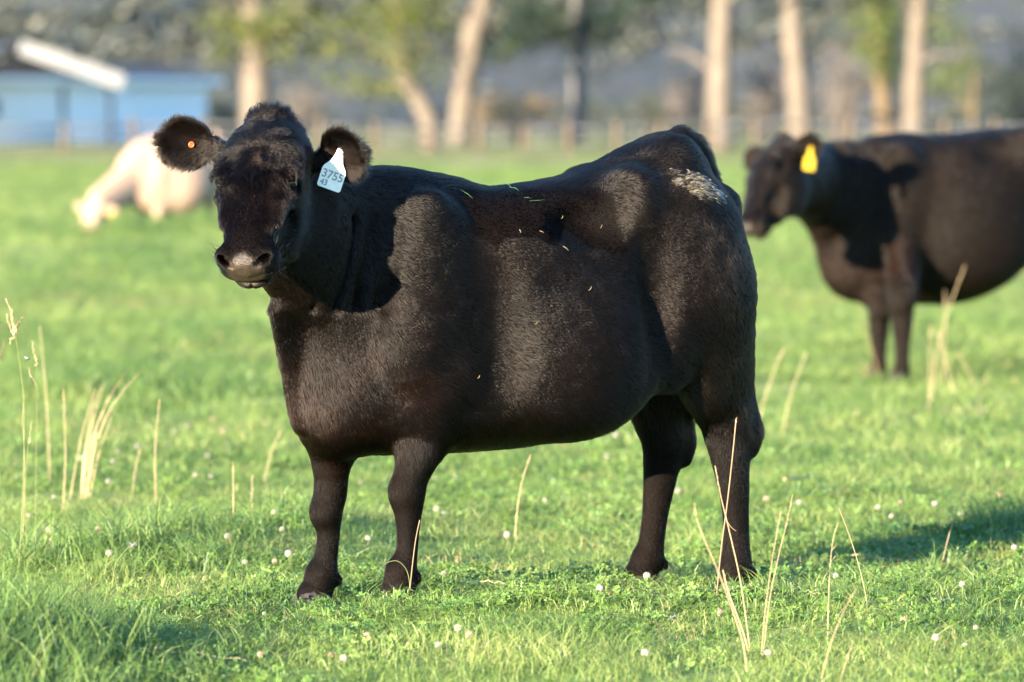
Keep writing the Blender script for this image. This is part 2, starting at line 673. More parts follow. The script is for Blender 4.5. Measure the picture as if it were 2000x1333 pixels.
LEGS1 = [
    # near fore
    ([[.40, .175, .98, .05, .10], [.415, .19, .84, .075, .125], [.41, .185, .70, .072, .105]] +
     px_leg(F1, [(832, 840, .074, .066, .03), (818, 890, .062, .057, .01), (803, 930, .053, .052, 0), (798, 962, .051, .050, 0),
                 (797, 1000, .042, .041, 0), (797, 1040, .033, .033, 0), (794, 1080, .033, .033, 0), (785, 1115, .045, .042, 0),
                 (781, 1140, .047, .044, 0), (776, 1158, .050, .046, 0)], 15.97), .05),
    # far fore
    ([[.46, -.16, .95, .05, .10], [.50, -.17, .80, .065, .11], [.53, -.14, .65, .066, .09]] +
     px_leg(F1, [(646, 890, .061, .055, .0), (647, 930, .052, .050, 0), (645, 965, .050, .048, 0), (643, 1000, .040, .039, 0),
                 (641, 1050, .034, .033, 0), (636, 1090, .036, .035, 0), (629, 1120, .045, .042, 0), (622, 1145, .046, .044, 0),
                 (613, 1166, .052, .046, -.01)], 16.10), .05),
    # near hind
    ([[-.46, .16, 1.0, .09, .15], [-.50, .185, .86, .105, .17]] +
     px_leg(F1, [(1402, 700, .115, .085, .0), (1408, 770, .098, .068, .02), (1422, 825, .086, .055, .03), (1425, 860, .078, .050, .03), (1427, 900, .063, .046, .02),
                 (1433, 950, .050, .041, 0), (1437, 1010, .041, .037, 0), (1438, 1065, .042, .038, 0), (1438, 1105, .047, .044, 0),
                 (1435, 1128, .047, .044, 0), (1430, 1148, .050, .046, -.01)], 16.45), .05),
    # far hind
    ([[-.44, -.16, 1.0, .09, .15], [-.46, -.175, .86, .10, .17]] +
     px_leg(F1, [(1290, 740, .118, .085, .0), (1290, 800, .096, .068, .0), (1298, 845, .082, .055, .0), (1297, 880, .070, .050, .0), (1291, 920, .058, .045, 0),
                 (1285, 965, .048, .041, 0), (1279, 1010, .041, .037, 0), (1272, 1060, .041, .038, 0), (1266, 1090, .048, .042, 0),
                 (1256, 1112, .047, .044, 0), (1247, 1130, .050, .046, -.01)], 16.70), .05),
]
for rows_, k_ in LEGS1:                       # slimmer below the knee and hock
    for r_ in rows_:
        f_ = .95 + .05 * min(max((r_[2] - .36) / .20, 0), 1)
        if r_[2] > .10: r_[3] *= f_; r_[4] *= f_
POLL1 = F1.px(525, 229, 15.76)
MUZ1 = F1.px(480, 467, 15.46)
HEAD1 = Head(POLL1, MUZ1, F1.dirl((-.20, -.85, .45)))
NECK1 = [[.30, .0, .90, .20, .30], [.45, .015, .935, .185, .285], [.58, .05, .985, .155, .25], [.68, .085, 1.03, .128, .215],
         [.77, .115, 1.075, .112, .185], [.84, .13, 1.10, .098, .15]]
EARS1 = [
    Ear(F1.px(432, 297, 15.80), F1.dirl((-.92, .10, .21)), F1.dirl((-.08, -.95, -.22)), .166, .062, .30),
    Ear(F1.px(618, 318, 15.77), F1.dirl((.86, -.42, .22)), F1.dirl((.22, -.95, -.22)), .142, .066, .22),
]
TAIL1 = [[-.53, 0, 1.320, .030, .03], [-.58, 0, 1.280, .032, .030], [-.635, 0, 1.18, .028, .028], [-.68, .0, 1.05, .025, .025],
         [-.70, .0, .90, .022, .022], [-.695, -.03, .80, .021, .021], [-.67, -.06, .70, .026, .026], [-.65, -.075, .62, .022, .022], [-.645, -.08, .56, .01, .01]]


def extra_body(f, dew=()):
    for sg in (1, -1):
        f.ell((-.285, .165 * sg, 1.115), (.070, .085, .110), .07)           # hook bone
        f.ell((-.62, .10 * sg, 1.11), (.05, .05, .07), .06)                 # pin bone
        f.ell((-.46, .165 * sg, .95), (.185, .110, .26), .06)               # thigh
        f.ell((-.53, .16 * sg, .74), (.105, .085, .22), .05)
        f.ell((-.37, .205 * sg, .74), (.085, .065, .15), .06)               # stifle
        f.ell((.385, .180 * sg, .93), (.120, .080, .24), .05)               # shoulder blade
        f.ell((.43, .20 * sg, .74), (.12, .070, .12), .04)                  # point of the shoulder, upper arm
        f.ell((.33, .21 * sg, .66), (.07, .045, .09), .04)                  # elbow
        f.ell((-.075, .208 * sg, .69), (.245, .152, .22), .08)                # barrel
    for sg in (1, -1):
        f.ell((-.085, .345 * sg, 1.085), (.135, .170, .080), .04, None, True)  # hollow of the flank
        f.ell((.225, .345 * sg, .80), (.070, .080, .30), .07, None, True)   # behind the shoulder
        f.ell((-.290, .37 * sg, .88), (.045, .105, .24), .07, None, True)   # between belly and thigh
        f.ell((-.37, .335 * sg, 1.22), (.10, .06, .04), .05, None, True)    # between hook and tail head
    f.ell((.585, 0, .60), (.115, .135, .165), .06)                          # brisket
    f.ell((.66, .03, .80), (.06, .065, .14), .05)
    f.sweep([[.79, .09, .86, .018, .05], [.74, .05, .76, .02, .06], [.70, .02, .66, .02, .06], [.65, 0, .54, .02, .06]], (0, 1, 0), .05)
    for i, x in enumerate((.545, .600, .655, .715)):                        # folds of the neck and brisket
        f.sweep([[x - .03, .23 - .03 * i, 1.10, .006, .012], [x - .01, .235 - .03 * i, .98, .009, .012], [x + .01, .20 - .028 * i, .86, .006, .012]], (1, 0, 0), .045, None, True)
    for p in dew:
        f.ell(p, (.014, .012, .018), .008)


def extra_plain(f):
    """Full-bodied, softer build for the cows farther off."""
    for sg in (1, -1):
        f.ell((-.285, .165 * sg, 1.10), (.070, .085, .10), .08)
        f.ell((-.46, .165 * sg, .93), (.185, .110, .26), .07)
        f.ell((-.37, .205 * sg, .74), (.085, .065, .15), .06)
        f.ell((.385, .180 * sg, .91), (.120, .085, .24), .06)
        f.ell((.43, .20 * sg, .74), (.12, .070, .12), .05)
        f.ell((-.02, .205 * sg, .69), (.27, .150, .24), .09)
        f.ell((-.085, .345 * sg, 1.10), (.12, .130, .06), .05, None, True)
    f.ell((.60, 0, .60), (.13, .135, .17), .06)
    f.sweep([[.82, .09, .84, .03, .07], [.75, .05, .74, .04, .08], [.70, .02, .64, .04, .08], [.65, 0, .54, .03, .07]], (0, 1, 0), .06)


def extra1(f):
    dew = []
    for rows, k in LEGS1:
        q = np.array(rows[-3])
        for sg in (1, -1):
            dew.append((q[0] - q[4] * .92, q[1] + sg * .018, q[2] - .02))
    extra_body(f, dew)
    for rows, k in LEGS1[:2]:                                               # knees
        q = np.array(rows[6])
        f.ell((q[0] + .018, q[1], q[2]), (.040, .046, .050), .02)
        q = np.array(rows[-3]); f.ell((q[0] + .010, q[1], q[2]), (.036, .040, .034), .015)
    for rows, k in LEGS1[2:]:                                               # hocks and their tendons
        q = np.array(rows[5]); f.sweep([[q[0] - .072, q[1], q[2] - .03, .020, .020], [q[0] - .080, q[1], q[2] + .025, .024, .026], [q[0] - .058, q[1], q[2] + .09, .018, .022], [q[0] - .03, q[1], q[2] + .16, .02, .03]], (0, 1, 0), .03)
        q = np.array(rows[-3]); f.ell((q[0] + .010, q[1], q[2]), (.038, .040, .034), .015)
# ------------------------------------------------------------------ coat: skin material, hair strands
def skin_mat(name, rough=0.5, spec=0.35, bump=0.4, sheen=0.0):
    m, nt, out = new_mat(name)
    at = nt.nodes.new('ShaderNodeAttribute'); at.attribute_name = 'tone'
    wt = nt.nodes.new('ShaderNodeAttribute'); wt.attribute_name = 'bare'
    p = nt.nodes.new('ShaderNodeBsdfPrincipled')
    sp = nt.nodes.new('ShaderNodeMapRange'); sp.inputs['To Min'].default_value = spec; sp.inputs['To Max'].default_value = .5
    nt.links.new(wt.outputs['Fac'], sp.inputs[0]); nt.links.new(sp.outputs[0], p.inputs['Specular IOR Level'])
    if sheen: p.inputs['Sheen Weight'].default_value = sheen
    rr = nt.nodes.new('ShaderNodeMapRange')
    rr.inputs['To Min'].default_value = rough; rr.inputs['To Max'].default_value = 0.36
    nt.links.new(wt.outputs['Fac'], rr.inputs[0]); nt.links.new(rr.outputs[0], p.inputs['Roughness'])
    mixc = nt.nodes.new('ShaderNodeMix'); mixc.data_type = 'RGBA'; mixc.blend_type = 'MULTIPLY'
    mixc.inputs[0].default_value = 0.55
    nt.links.new(at.outputs['Color'], mixc.inputs['A'])
    nt.links.new(ramp(nt, noise_fac(nt, 60, 5), [(.3, (.35, .35, .35)), (.7, (1.3, 1.3, 1.3))]), mixc.inputs['B'])
    nt.links.new(mixc.outputs['Result'], p.inputs['Base Color'])
    tc = nt.nodes.new('ShaderNodeTexCoord')
    vo = nt.nodes.new('ShaderNodeTexVoronoi'); vo.inputs['Scale'].default_value = 330
    nt.links.new(tc.outputs['Object'], vo.inputs['Vector'])
    b = nt.nodes.new('ShaderNodeBump'); b.inputs['Strength'].default_value = bump; b.inputs['Distance'].default_value = 0.002
    nt.links.new(vo.outputs['Distance'], b.inputs['Height']); nt.links.new(b.outputs[0], p.inputs['Normal'])
    nt.links.new(p.outputs[0], out.inputs[0])
    return m


def hair_mat(name, rough=0.38, radial=0.5, coat=0.0):
    m, nt, out = new_mat(name)
    at = nt.nodes.new('ShaderNodeAttribute'); at.attribute_name = 'tone'
    h = nt.nodes.new('ShaderNodeBsdfHairPrincipled')
    h.model = 'CHIANG'
    h.parametrization = 'COLOR'
    h.inputs['Roughness'].default_value = rough
    h.inputs['Radial Roughness'].default_value = radial
    h.inputs['Coat'].default_value = coat
    h.inputs['Random Roughness'].default_value = 0.0
    h.inputs['IOR'].default_value = 1.40
    wa = nt.nodes.new('ShaderNodeAttribute'); wa.attribute_name = 'sleek'
    for nm, lo, hi in (('IOR', 1.34, 1.10), ('Roughness', rough, .20)):
        mr = nt.nodes.new('ShaderNodeMapRange'); mr.inputs['To Min'].default_value = lo; mr.inputs['To Max'].default_value = hi
        nt.links.new(wa.outputs['Fac'], mr.inputs[0]); nt.links.new(mr.outputs[0], h.inputs[nm])
    nt.links.new(at.outputs['Color'], h.inputs['Color'])
    nt.links.new(h.outputs[0], out.inputs[0])
    return m


def sample_surface(V, Q, N, dens, n):
    """n random points on the quads, chance proportional to area times mean density."""
    T = np.concatenate([Q[:, [0, 1, 2]], Q[:, [0, 2, 3]]])
    ar = 0.5 * np.linalg.norm(np.cross(V[T[:, 1]] - V[T[:, 0]], V[T[:, 2]] - V[T[:, 0]]), axis=1)
    w = ar * dens[T].mean(1)
    c = np.cumsum(w); c /= c[-1]
    t = T[np.searchsorted(c, rng.random(n)).clip(0, len(T) - 1)]
    r1, r2 = np.sqrt(rng.random(n)), rng.random(n)
    b = np.stack([1 - r1, r1 * (1 - r2), r1 * r2], 1)
    def ip(A):
        return (A[t] * (b[:, :, None] if A.ndim == 2 else b)).sum(1)
    nn = ip(N); nn /= np.linalg.norm(nn, axis=1, keepdims=True)
    return ip(V), nn, ip


def strands(name, P, N, D, L, lift, tone, mat, parent, rad=0.00055, npt=4, curl=0.0, gravity=0.0, sleek=None):
    """Hair curves: roots P, combed along D in the tangent plane, raised by lift, length L."""
    D = D - (D * N).sum(1, keepdims=True) * N
    D /= np.linalg.norm(D, axis=1, keepdims=True) + 1e-9
    B = np.cross(N, D)
    n = len(P)
    pts = np.zeros((n, npt, 3), np.float32)
    pts[:, 0] = P - N * 0.001
    cur = P.copy()
    ang = lift * 1.6
    ph = rng.random(n) * 6.28
    for k in range(1, npt):
        a = ang * (1 - 0.8 * (k - 1) / max(1, npt - 2))
        st = D * np.cos(a)[:, None] + N * np.sin(a)[:, None]
        if np.ndim(curl) or curl:
            st = st + B * (curl * np.sin(ph + 2.2 * k))[:, None]
        st = st + np.array([0, 0, -gravity * k / npt])
        cur = cur + st / np.linalg.norm(st, axis=1, keepdims=True) * (L / (npt - 1))[:, None]
        pts[:, k] = cur
    c = bpy.data.hair_curves.new(name)
    c.add_curves([npt] * n)
    c.points.foreach_set('position', pts.reshape(-1))
    r = np.linspace(1, 0.35, npt)[None] * (rad * np.ones(n))[:, None]
    ra = c.attributes.get('radius') or c.attributes.new('radius', 'FLOAT', 'POINT')
    ra.data.foreach_set('value', r.astype(np.float32).ravel())
    t = c.attributes.new('tone', 'FLOAT_COLOR', 'CURVE')
    t.data.foreach_set('color', np.concatenate([tone, np.ones((n, 1))], 1).astype(np.float32).ravel())
    if sleek is not None:
        t = c.attributes.new('sleek', 'FLOAT', 'CURVE')
        t.data.foreach_set('value', np.asarray(sleek, np.float32))
    c.materials.append(mat)
    o = bpy.data.objects.new(name, c)
    COL.objects.link(o)
    o.parent = parent
    tag(o, kind='stuff')
    return o


def sstep(x, a, b):
    t = np.clip((x - a) / (b - a), 0, 1)
    return t * t * (3 - 2 * t)


def cow_zones(V, N, head, ears):
    """Masks used for hair and colour."""
    z = {}
    a, b, c = head.co(V)
    inhead = sstep(a, -.06, .0) * (1 - sstep(a, .56, .6)) * (1 - sstep(np.abs(b), .15, .17)) * sstep(c, -.30, -.24)
    em = np.zeros(len(V)); rim = np.zeros(len(V)); inner = np.zeros(len(V)); ed = np.zeros_like(V); 
    for e in ears:
        ce, cf, cg = e.coords(V)
        m = sstep(ce, .10 * e.L, .32 * e.L) * (ce < 1.15 * e.L) * (np.abs(cf) < 1.3 * e.hw) * (np.abs(cg) < .06)
        w = np.interp(ce, e.ee, e.ww)
        r = sstep(np.abs(cf) / np.maximum(w, .01), .72, .95)
        r = np.maximum(r, sstep(ce, .82 * e.L, .97 * e.L))
        side = np.sign(cf) * sstep(np.abs(cf) / e.hw, .2, .8)
        dd = e.E[None] * (0.65 + 0.0 * ce[:, None]) + e.F[None] * (side * .95)[:, None]
        new = m > em
        em = np.maximum(em, m); rim = np.where(new, r, rim)
        inner = np.where(new, (N @ e.G > 0.1), inner); ed = np.where(new[:, None], dd, ed)
    z['a'], z['b'], z['c'] = a, b, c
    z['ear'], z['rim'], z['inner'], z['eard'] = em, rim * (em > .3), inner * (em > .3), ed
    z['head'] = inhead * (1 - em)
    pad = np.sqrt(((a - .525) / .075) ** 2 + (b / .050) ** 2 + ((c + .055) / .062) ** 2)
    lip = (a > .455) & (np.abs(c + .104) < .014) & (np.abs(b) < .06)
    z['pad'] = np.maximum((1 - sstep(pad, .85, 1.1)) * (a > .44), lip * 0.08) * inhead
    eye = np.minimum(np.sqrt((a - .245) ** 2 + (np.abs(b) - .102) ** 2 + (c + .004) ** 2), 1)
    z['eye'] = (1 - sstep(eye, .026, .036)) * inhead
    return z


def comb(V, N, z):
    """Direction of the hair in the local frame."""
    u, v, h = V[:, 0], V[:, 1], V[:, 2]
    D = np.tile(np.array([-1.0, 0, -.55]), (len(V), 1))
    top = sstep(N[:, 2], .55, .9)
    D[:, 2] = D[:, 2] * (1 - top)
    neck = sstep(u, .42, .62)[:, None]
    D = D * (1 - neck) + np.array([-.55, 0, -.85]) * neck
    thigh = (sstep(-u, .36, .55) * (1 - sstep(h, 1.0, 1.2)))[:, None]
    D = D * (1 - thigh) + np.array([-.45, 0, -.9]) * thigh
    leg = (1 - sstep(h, .42, .60))[:, None]
    D = D * (1 - leg) + np.array([-.2, 0, -1.0]) * leg
    return D


def head_comb(head, z, V):
    a, b, c = z['a'], z['b'], z['c']
    wh = .165
    up = sstep(wh - a, -.02, .03)
    lat = np.clip(b / .09, -1, 1)
    da = np.where(True, 1.0 * (1 - up) - .75 * up, 0)
    front = sstep(c, -.07, -.02)
    db = lat * (.75 + .4 * up)
    n1 = vnoise(V, 28, 3); n2 = vnoise(V, 60, 4)
    fore = .45 + .55 * (1 - sstep(a, .22, .34))
    fore = fore * (1 - sstep(a, .42, .47))
    da = da + fore * (.9 * n1); db = db + fore * (.9 * n2 + .5 * n1)
    D = head.A[None] * da[:, None] + head.B[None] * db[:, None]
    side = -head.A[None] * .5 - head.C[None] * 1.0
    low = sstep(a, .40, .46)[:, None]
    side = side * (1 - low) + (-head.A[None] * .9 - head.C[None] * .5 + head.B[None] * np.sign(b)[:, None] * .3) * low
    return D * front[:, None] + side * (1 - front[:, None])
# ------------------------------------------------------------------ pasture, hill
def grid_obj(name, xs, ys, zf, mat, attrs=None, kind='structure'):
    X, Y = np.meshgrid(xs, ys, indexing='ij')
    Zv = zf(X, Y)
    V = np.stack([X, Y, Zv], -1).reshape(-1, 3)
    nx, ny = len(xs), len(ys)
    i = (np.arange(nx - 1)[:, None] * ny + np.arange(ny - 1)[None]).ravel()
    Q = np.stack([i, i + ny, i + ny + 1, i + 1], 1)
    at = {k: ('FLOAT', f(V)) for k, f in (attrs or {}).items()}
    o = mesh_obj(name, V, Q, mat, None, True, at)
    return tag(o, kind=kind)


def ground_mat():
    m, nt, out = new_mat('pasture_turf')
    p = nt.nodes.new('ShaderNodeBsdfPrincipled')
    p.inputs['Roughness'].default_value = .9
    p.inputs['Specular IOR Level'].default_value = .1
    dry = nt.nodes.new('ShaderNodeAttribute'); dry.attribute_name = 'dry'
    n1 = noise_fac(nt, .55, 6, 'Object', (1, .35, 1))
    n2 = noise_fac(nt, 9, 6, 'Object')
    ad = nt.nodes.new('ShaderNodeMath'); ad.operation = 'MULTIPLY_ADD'; ad.inputs[1].default_value = .45
    nt.links.new(n2, ad.inputs[0]); nt.links.new(n1, ad.inputs[2])
    green = ramp(nt, ad.outputs[0], [(.45, (.075, .120, .028)), (.70, (.17, .235, .052)), (.9, (.26, .30, .09))])
    tan = ramp(nt, ad.outputs[0], [(.45, (.12, .14, .045)), (.75, (.24, .22, .09)), (.95, (.34, .28, .14))])
    mx = nt.nodes.new('ShaderNodeMix'); mx.data_type = 'RGBA'
    nt.links.new(dry.outputs['Fac'], mx.inputs[0]); nt.links.new(green, mx.inputs['A']); nt.links.new(tan, mx.inputs['B'])
    nt.links.new(mx.outputs['Result'], p.inputs['Base Color'])
    b = nt.nodes.new('ShaderNodeBump'); b.inputs['Strength'].default_value = .8; b.inputs['Distance'].default_value = .05
    nt.links.new(n2, b.inputs['Height']); nt.links.new(b.outputs[0], p.inputs['Normal'])
    nt.links.new(p.outputs[0], out.inputs[0])
    return m


def dryness(V):
    return np.clip(sstep(V[:, 1], 95, 175) * .75 + .3 * vnoise(V * [1, .4, 0], .12, 61) * sstep(V[:, 1], 40, 90), 0, 1)


near_y = np.arange(9, 24, .09)
ys = np.concatenate([np.arange(-40, 9, 3.5), near_y, 24 + np.cumsum(np.geomspace(.12, 9, 120))])
ys = np.concatenate([ys[ys < 470], [470, 520]])
xs = np.concatenate([-np.cumsum(np.geomspace(.12, 22, 70))[::-1] - 3, np.arange(-3, 3.01, .1), np.cumsum(np.geomspace(.12, 22, 70)) + 3])
grid_obj('pasture', xs, ys, terrain, ground_mat(), {'dry': dryness})


def hill_z(X, Y):
    t = np.clip((Y - 300) / 900, 0, 1)
    P3 = np.stack([X.ravel(), Y.ravel(), 0 * X.ravel()], 1)
    n = (vnoise(P3, .012, 71) * 14 + vnoise(P3, .035, 72) * 5 + vnoise(P3, .11, 73) * 1.3).reshape(X.shape)
    return terrain(X, np.minimum(Y, 330)) - 1.2 + np.clip((Y - 300), 0, None) * .20 + 150 * t * t + n * np.clip((Y - 310) / 120, 0, 1)


def hill_mat():
    m, nt, out = new_mat('sagebrush_slope')
    p = nt.nodes.new('ShaderNodeBsdfPrincipled')
    p.inputs['Roughness'].default_value = .95
    p.inputs['Specular IOR Level'].default_value = .05
    n1 = noise_fac(nt, .09, 8, 'Object', (1, .30, 1), .62)
    col = ramp(nt, n1, [(.28, (.042, .052, .060)), (.40, (.056, .066, .072)), (.50, (.075, .080, .080)), (.58, (.060, .072, .050)), (.68, (.105, .092, .072)), (.85, (.14, .12, .09))])  # dark tones lifted in the colour to stand in for distance haze
    nt.links.new(col, p.inputs['Base Color'])
    nt.links.new(p.outputs[0], out.inputs[0])
    return m


hx = np.concatenate([np.arange(-700, -120, 12), np.arange(-120, 120, 2.0), np.arange(120, 701, 12)])
hy = np.concatenate([np.arange(300, 480, 2.0), np.arange(480, 1300, 14)])
grid_obj('hill', hx, hy, hill_z, hill_mat())


def brush_clump(seed):
    r = np.random.default_rng(seed)
    V, Fc = [], []
    for k in range(70):
        p = r.normal(0, .45, 3) * [1, 1, .6]; p[2] = abs(p[2]); a = unit(r.normal(0, 1, 3)); b = unit(np.cross(a, r.normal(0, 1, 3))); s_ = r.uniform(.12, .30)
        n_ = len(V); V += [p - a * s_, p + b * s_ * .5, p + a * s_, p - b * s_ * .5]; Fc.append((n_, n_ + 1, n_ + 2, n_ + 3))
    return np.array(V), Fc


# ------------------------------------------------------------------ scattered ground cover (geometry nodes instances)
def scatter(name, pts, rot, scl, idx, objs, extra_scale=None):
    me = bpy.data.meshes.new(name)
    me.vertices.add(len(pts))
    me.vertices.foreach_set('co', np.asarray(pts, np.float32).ravel())
    def put(n, t, data, f):
        at = me.attributes.new(n, t, 'POINT')
        at.data.foreach_set(f, data.ravel())
    put('rot', 'FLOAT_VECTOR', np.asarray(rot, np.float32), 'vector')
    put('scl', 'FLOAT_VECTOR', np.asarray(scl, np.float32), 'vector')
    put('pick', 'INT', np.asarray(idx, np.int32), 'value')
    o = bpy.data.objects.new(name, me)
    COL.objects.link(o)
    col = bpy.data.collections.new(name + '_sources')
    for s_ in objs: col.objects.link(s_)
    ng = bpy.data.node_groups.new(name + '_scatter', 'GeometryNodeTree')
    ng.interface.new_socket('Geometry', in_out='INPUT', socket_type='NodeSocketGeometry')
    ng.interface.new_socket('Geometry', in_out='OUTPUT', socket_type='NodeSocketGeometry')
    gi, go = ng.nodes.new('NodeGroupInput'), ng.nodes.new('NodeGroupOutput')
    ci = ng.nodes.new('GeometryNodeCollectionInfo')
    ci.inputs['Collection'].default_value = col
    ci.inputs['Separate Children'].default_value = True
    ci.inputs['Reset Children'].default_value = True
    iop = ng.nodes.new('GeometryNodeInstanceOnPoints')
    def attr(n, t):
        a = ng.nodes.new('GeometryNodeInputNamedAttribute'); a.data_type = t
        a.inputs['Name'].default_value = n
        return a.outputs['Attribute']
    ng.links.new(gi.outputs[0], iop.inputs['Points'])
    ng.links.new(ci.outputs[0], iop.inputs['Instance'])
    iop.inputs['Pick Instance'].default_value = True
    ng.links.new(attr('pick', 'INT'), iop.inputs['Instance Index'])
    ng.links.new(attr('rot', 'FLOAT_VECTOR'), iop.inputs['Rotation'])
    ng.links.new(attr('scl', 'FLOAT_VECTOR'), iop.inputs['Scale'])
    ng.links.new(iop.outputs[0], go.inputs[0])
    md = o.modifiers.new('scatter', 'NODES')
    md.node_group = ng
    return tag(o, kind='stuff')


def src_obj(name, V, Fc, mat):
    o = mesh_obj(name, V, Fc, mat, None, False)
    COL.objects.unlink(o)
    return o


def grass_mat(name, stops, trans=.38):
    m, nt, out = new_mat(name)
    geo = nt.nodes.new('ShaderNodeNewGeometry')
    n1 = nt.nodes.new('ShaderNodeTexNoise'); n1.inputs['Scale'].default_value = 1.1; n1.inputs['Detail'].default_value = 4
    nt.links.new(geo.outputs['Position'], n1.inputs['Vector'])
    oi = nt.nodes.new('ShaderNodeObjectInfo')
    isl = geo.outputs['Random Per Island']
    def ma(a, k, b):
        n = nt.nodes.new('ShaderNodeMath'); n.operation = 'MULTIPLY_ADD'; n.inputs[1].default_value = k
        nt.links.new(a, n.inputs[0])
        if hasattr(b, 'node'): nt.links.new(b, n.inputs[2])
        else: n.inputs[2].default_value = b
        return n.outputs[0]
    fac = ma(n1.outputs['Fac'], .9, ma(oi.outputs['Random'], .25, ma(isl, .45, -.30)))
    col = ramp(nt, fac, stops)
    p = nt.nodes.new('ShaderNodeBsdfPrincipled'); p.inputs['Roughness'].default_value = .45; p.inputs['Specular IOR Level'].default_value = .35
    t = nt.nodes.new('ShaderNodeBsdfTranslucent')
    mx = nt.nodes.new('ShaderNodeMixShader'); mx.inputs[0].default_value = trans
    nt.links.new(col, p.inputs['Base Color']); nt.links.new(col, t.inputs['Color'])
    nt.links.new(p.outputs[0], mx.inputs[1]); nt.links.new(t.outputs[0], mx.inputs[2]); nt.links.new(mx.outputs[0], out.inputs[0])
    return m


M_GRASS = grass_mat('grass_blade', [(.18, (.050, .098, .030)), (.40, (.120, .200, .048)), (.62, (.205, .280, .070)), (.85, (.31, .330, .12)), (.98, (.40, .34, .19))])
M_CLOVER = grass_mat('clover_leaf', [(.20, (.055, .120, .034)), (.5, (.120, .215, .050)), (.85, (.20, .285, .070))], .30)
M_STRAW = simple_mat('dry_stem', [(.25, (.26, .19, .10)), (.6, (.36, .28, .16)), (.85, (.44, .36, .23))], 25, .6, .3)
M_STRAWB = simple_mat('brown_stem', [(.25, (.13, .08, .045)), (.7, (.23, .155, .09))], 25, .6, .3)
M_GREENSTEM = simple_mat('green_stem', [(.3, (.11, .145, .045)), (.7, (.20, .21, .08))], 25, .6, .3)


def blades(n, rad, hmin, hmax, w, bend, seed, segs=3):
    r = np.random.default_rng(seed)
    V, Fc = [], []
    for k in range(n):
        a = r.random() * 6.283; d = rad * math.sqrt(r.random())
        x0, y0 = d * math.cos(a), d * math.sin(a)
        H = hmin + (hmax - hmin) * r.random() ** 1.5
        az = r.random() * 6.283
        lean = np.array([math.cos(az), math.sin(az)]) * bend * (.2 + r.random())
        sd = r.random() * 6.283
        side = np.array([math.cos(sd), math.sin(sd), 0]) * w * (.6 + .8 * r.random())
        b = len(V)
        for q in range(segs):
            t = q / segs
            c = np.array([x0 + lean[0] * H * t * t * 1.6, y0 + lean[1] * H * t * t * 1.6, H * t * (1 - .25 * bend * t) - .01 * (q == 0)])
            ww = side * (1 - .55 * t)
            V += [c - ww, c + ww]
        V.append(np.array([x0 + lean[0] * H * 1.6, y0 + lean[1] * H * 1.6, H * (1 - .25 * bend)]))
        for q in range(segs - 1):
            Fc.append((b + 2 * q, b + 2 * q + 1, b + 2 * q + 3, b + 2 * q + 2))
        Fc.append((b + 2 * segs - 2, b + 2 * segs - 1, b + 2 * segs))
    return np.array(V), Fc


def clover(n, rad, hmin, hmax, size, seed):
    r = np.random.default_rng(seed)
    V, Fc = [], []
    for k in range(n):
        a = r.random() * 6.283; d = rad * math.sqrt(r.random())
        c = np.array([d * math.cos(a), d * math.sin(a), hmin + (hmax - hmin) * r.random()])
        nrm = unit(np.array([r.normal(0, .55), r.normal(0, .55) - .25, 1.0]))
        t1 = unit(np.cross(nrm, [r.normal(), r.normal(), .1])); t2 = np.cross(nrm, t1)
        s = size * (.6 + .7 * r.random())
        b = len(V)
        V += [c - np.array([.0012, 0, 0]) - t2 * 0, c + np.array([.0012, 0, 0]), np.array([c[0] * .8, c[1] * .8, -.01])]
        Fc.append((b, b + 1, b + 2))
        for q in range(3):
            th = q * 2.094
            e = math.cos(th) * t1 + math.sin(th) * t2
            f = -math.sin(th) * t1 + math.cos(th) * t2
            b = len(V)
            V += [c, c + s * (.5 * e + .42 * f) + nrm * s * .10, c + s * (.95 * e + .30 * f) + nrm * s * .16, c + s * .92 * e + nrm * s * .04,
                  c + s * (.95 * e - .30 * f) + nrm * s * .16, c + s * (.5 * e - .42 * f) + nrm * s * .10]
            Fc += [(b, b + 1, b + 2, b + 3), (b, b + 3, b + 4, b + 5)]
    return np.array(V), Fc


def field_points(y0, y1, dens, margin, fn=None):
    n = int(dens * (y1 - y0) * (0.18 * y1 + 2 * margin))
    y = rng.uniform(y0, y1, n)
    x = rng.uniform(-.5, .5, n) * (0.18 * y1 + 2 * margin)
    keep = np.abs(x) < .09 * y + margin
    x, y = x[keep], y[keep]
    if fn is not None:
        k = rng.random(len(x)) < fn(x, y)
        x, y = x[k], y[k]
    return x, y


def noise2(x, y, s, seed):
    return vnoise(np.stack([x, y, 0 * x], 1), s, seed)


short = [src_obj('grass_clump', *blades(60, .11, .018, .068, .0011, .85, 100 + i), M_GRASS) for i in range(6)]
M_LUSH = grass_mat('lush_blade', [(.18, (.040, .090, .030)), (.42, (.095, .180, .048)), (.65, (.170, .260, .065)), (.9, (.27, .31, .11))])
lush = [src_obj('grass_tuft', *blades(50, .10, .05, .15, .0015, .75, 200 + i), M_LUSH) for i in range(4)]
clov = [src_obj('clover_clump', *clover(30, .10, .012, .042, .0105, 300 + i), M_CLOVER) for i in range(4)]


def lushness(x, y):
    """Where the sward stands taller: the corner at the lower left, clumps, cow-pat rings."""
    g = noise2(x, y, .9, 81) + .5 * noise2(x, y, 2.3, 82)
    def b(cx, cy, rx, ry): return np.exp(-((x - cx) / rx) ** 2 - ((y - cy) / ry) ** 2)
    return (.34 * np.clip(g - .15, 0, 2) + 1.6 * b(-1.25, 14.2, .36, .8) + .9 * b(-1.2, 17.5, .35, .5) + .8 * b(-.75, 18.3, .35, .4)
            + .5 * b(-.2, 15.5, .35, .22) + .8 * b(1.75, 18.6, .35, .4) + .5 * b(-2.2, 29, .9, 1.5) + .5 * b(-1.4, 26, .8, 1.0) + .5 * b(1.7, 26.5, .8, .8))


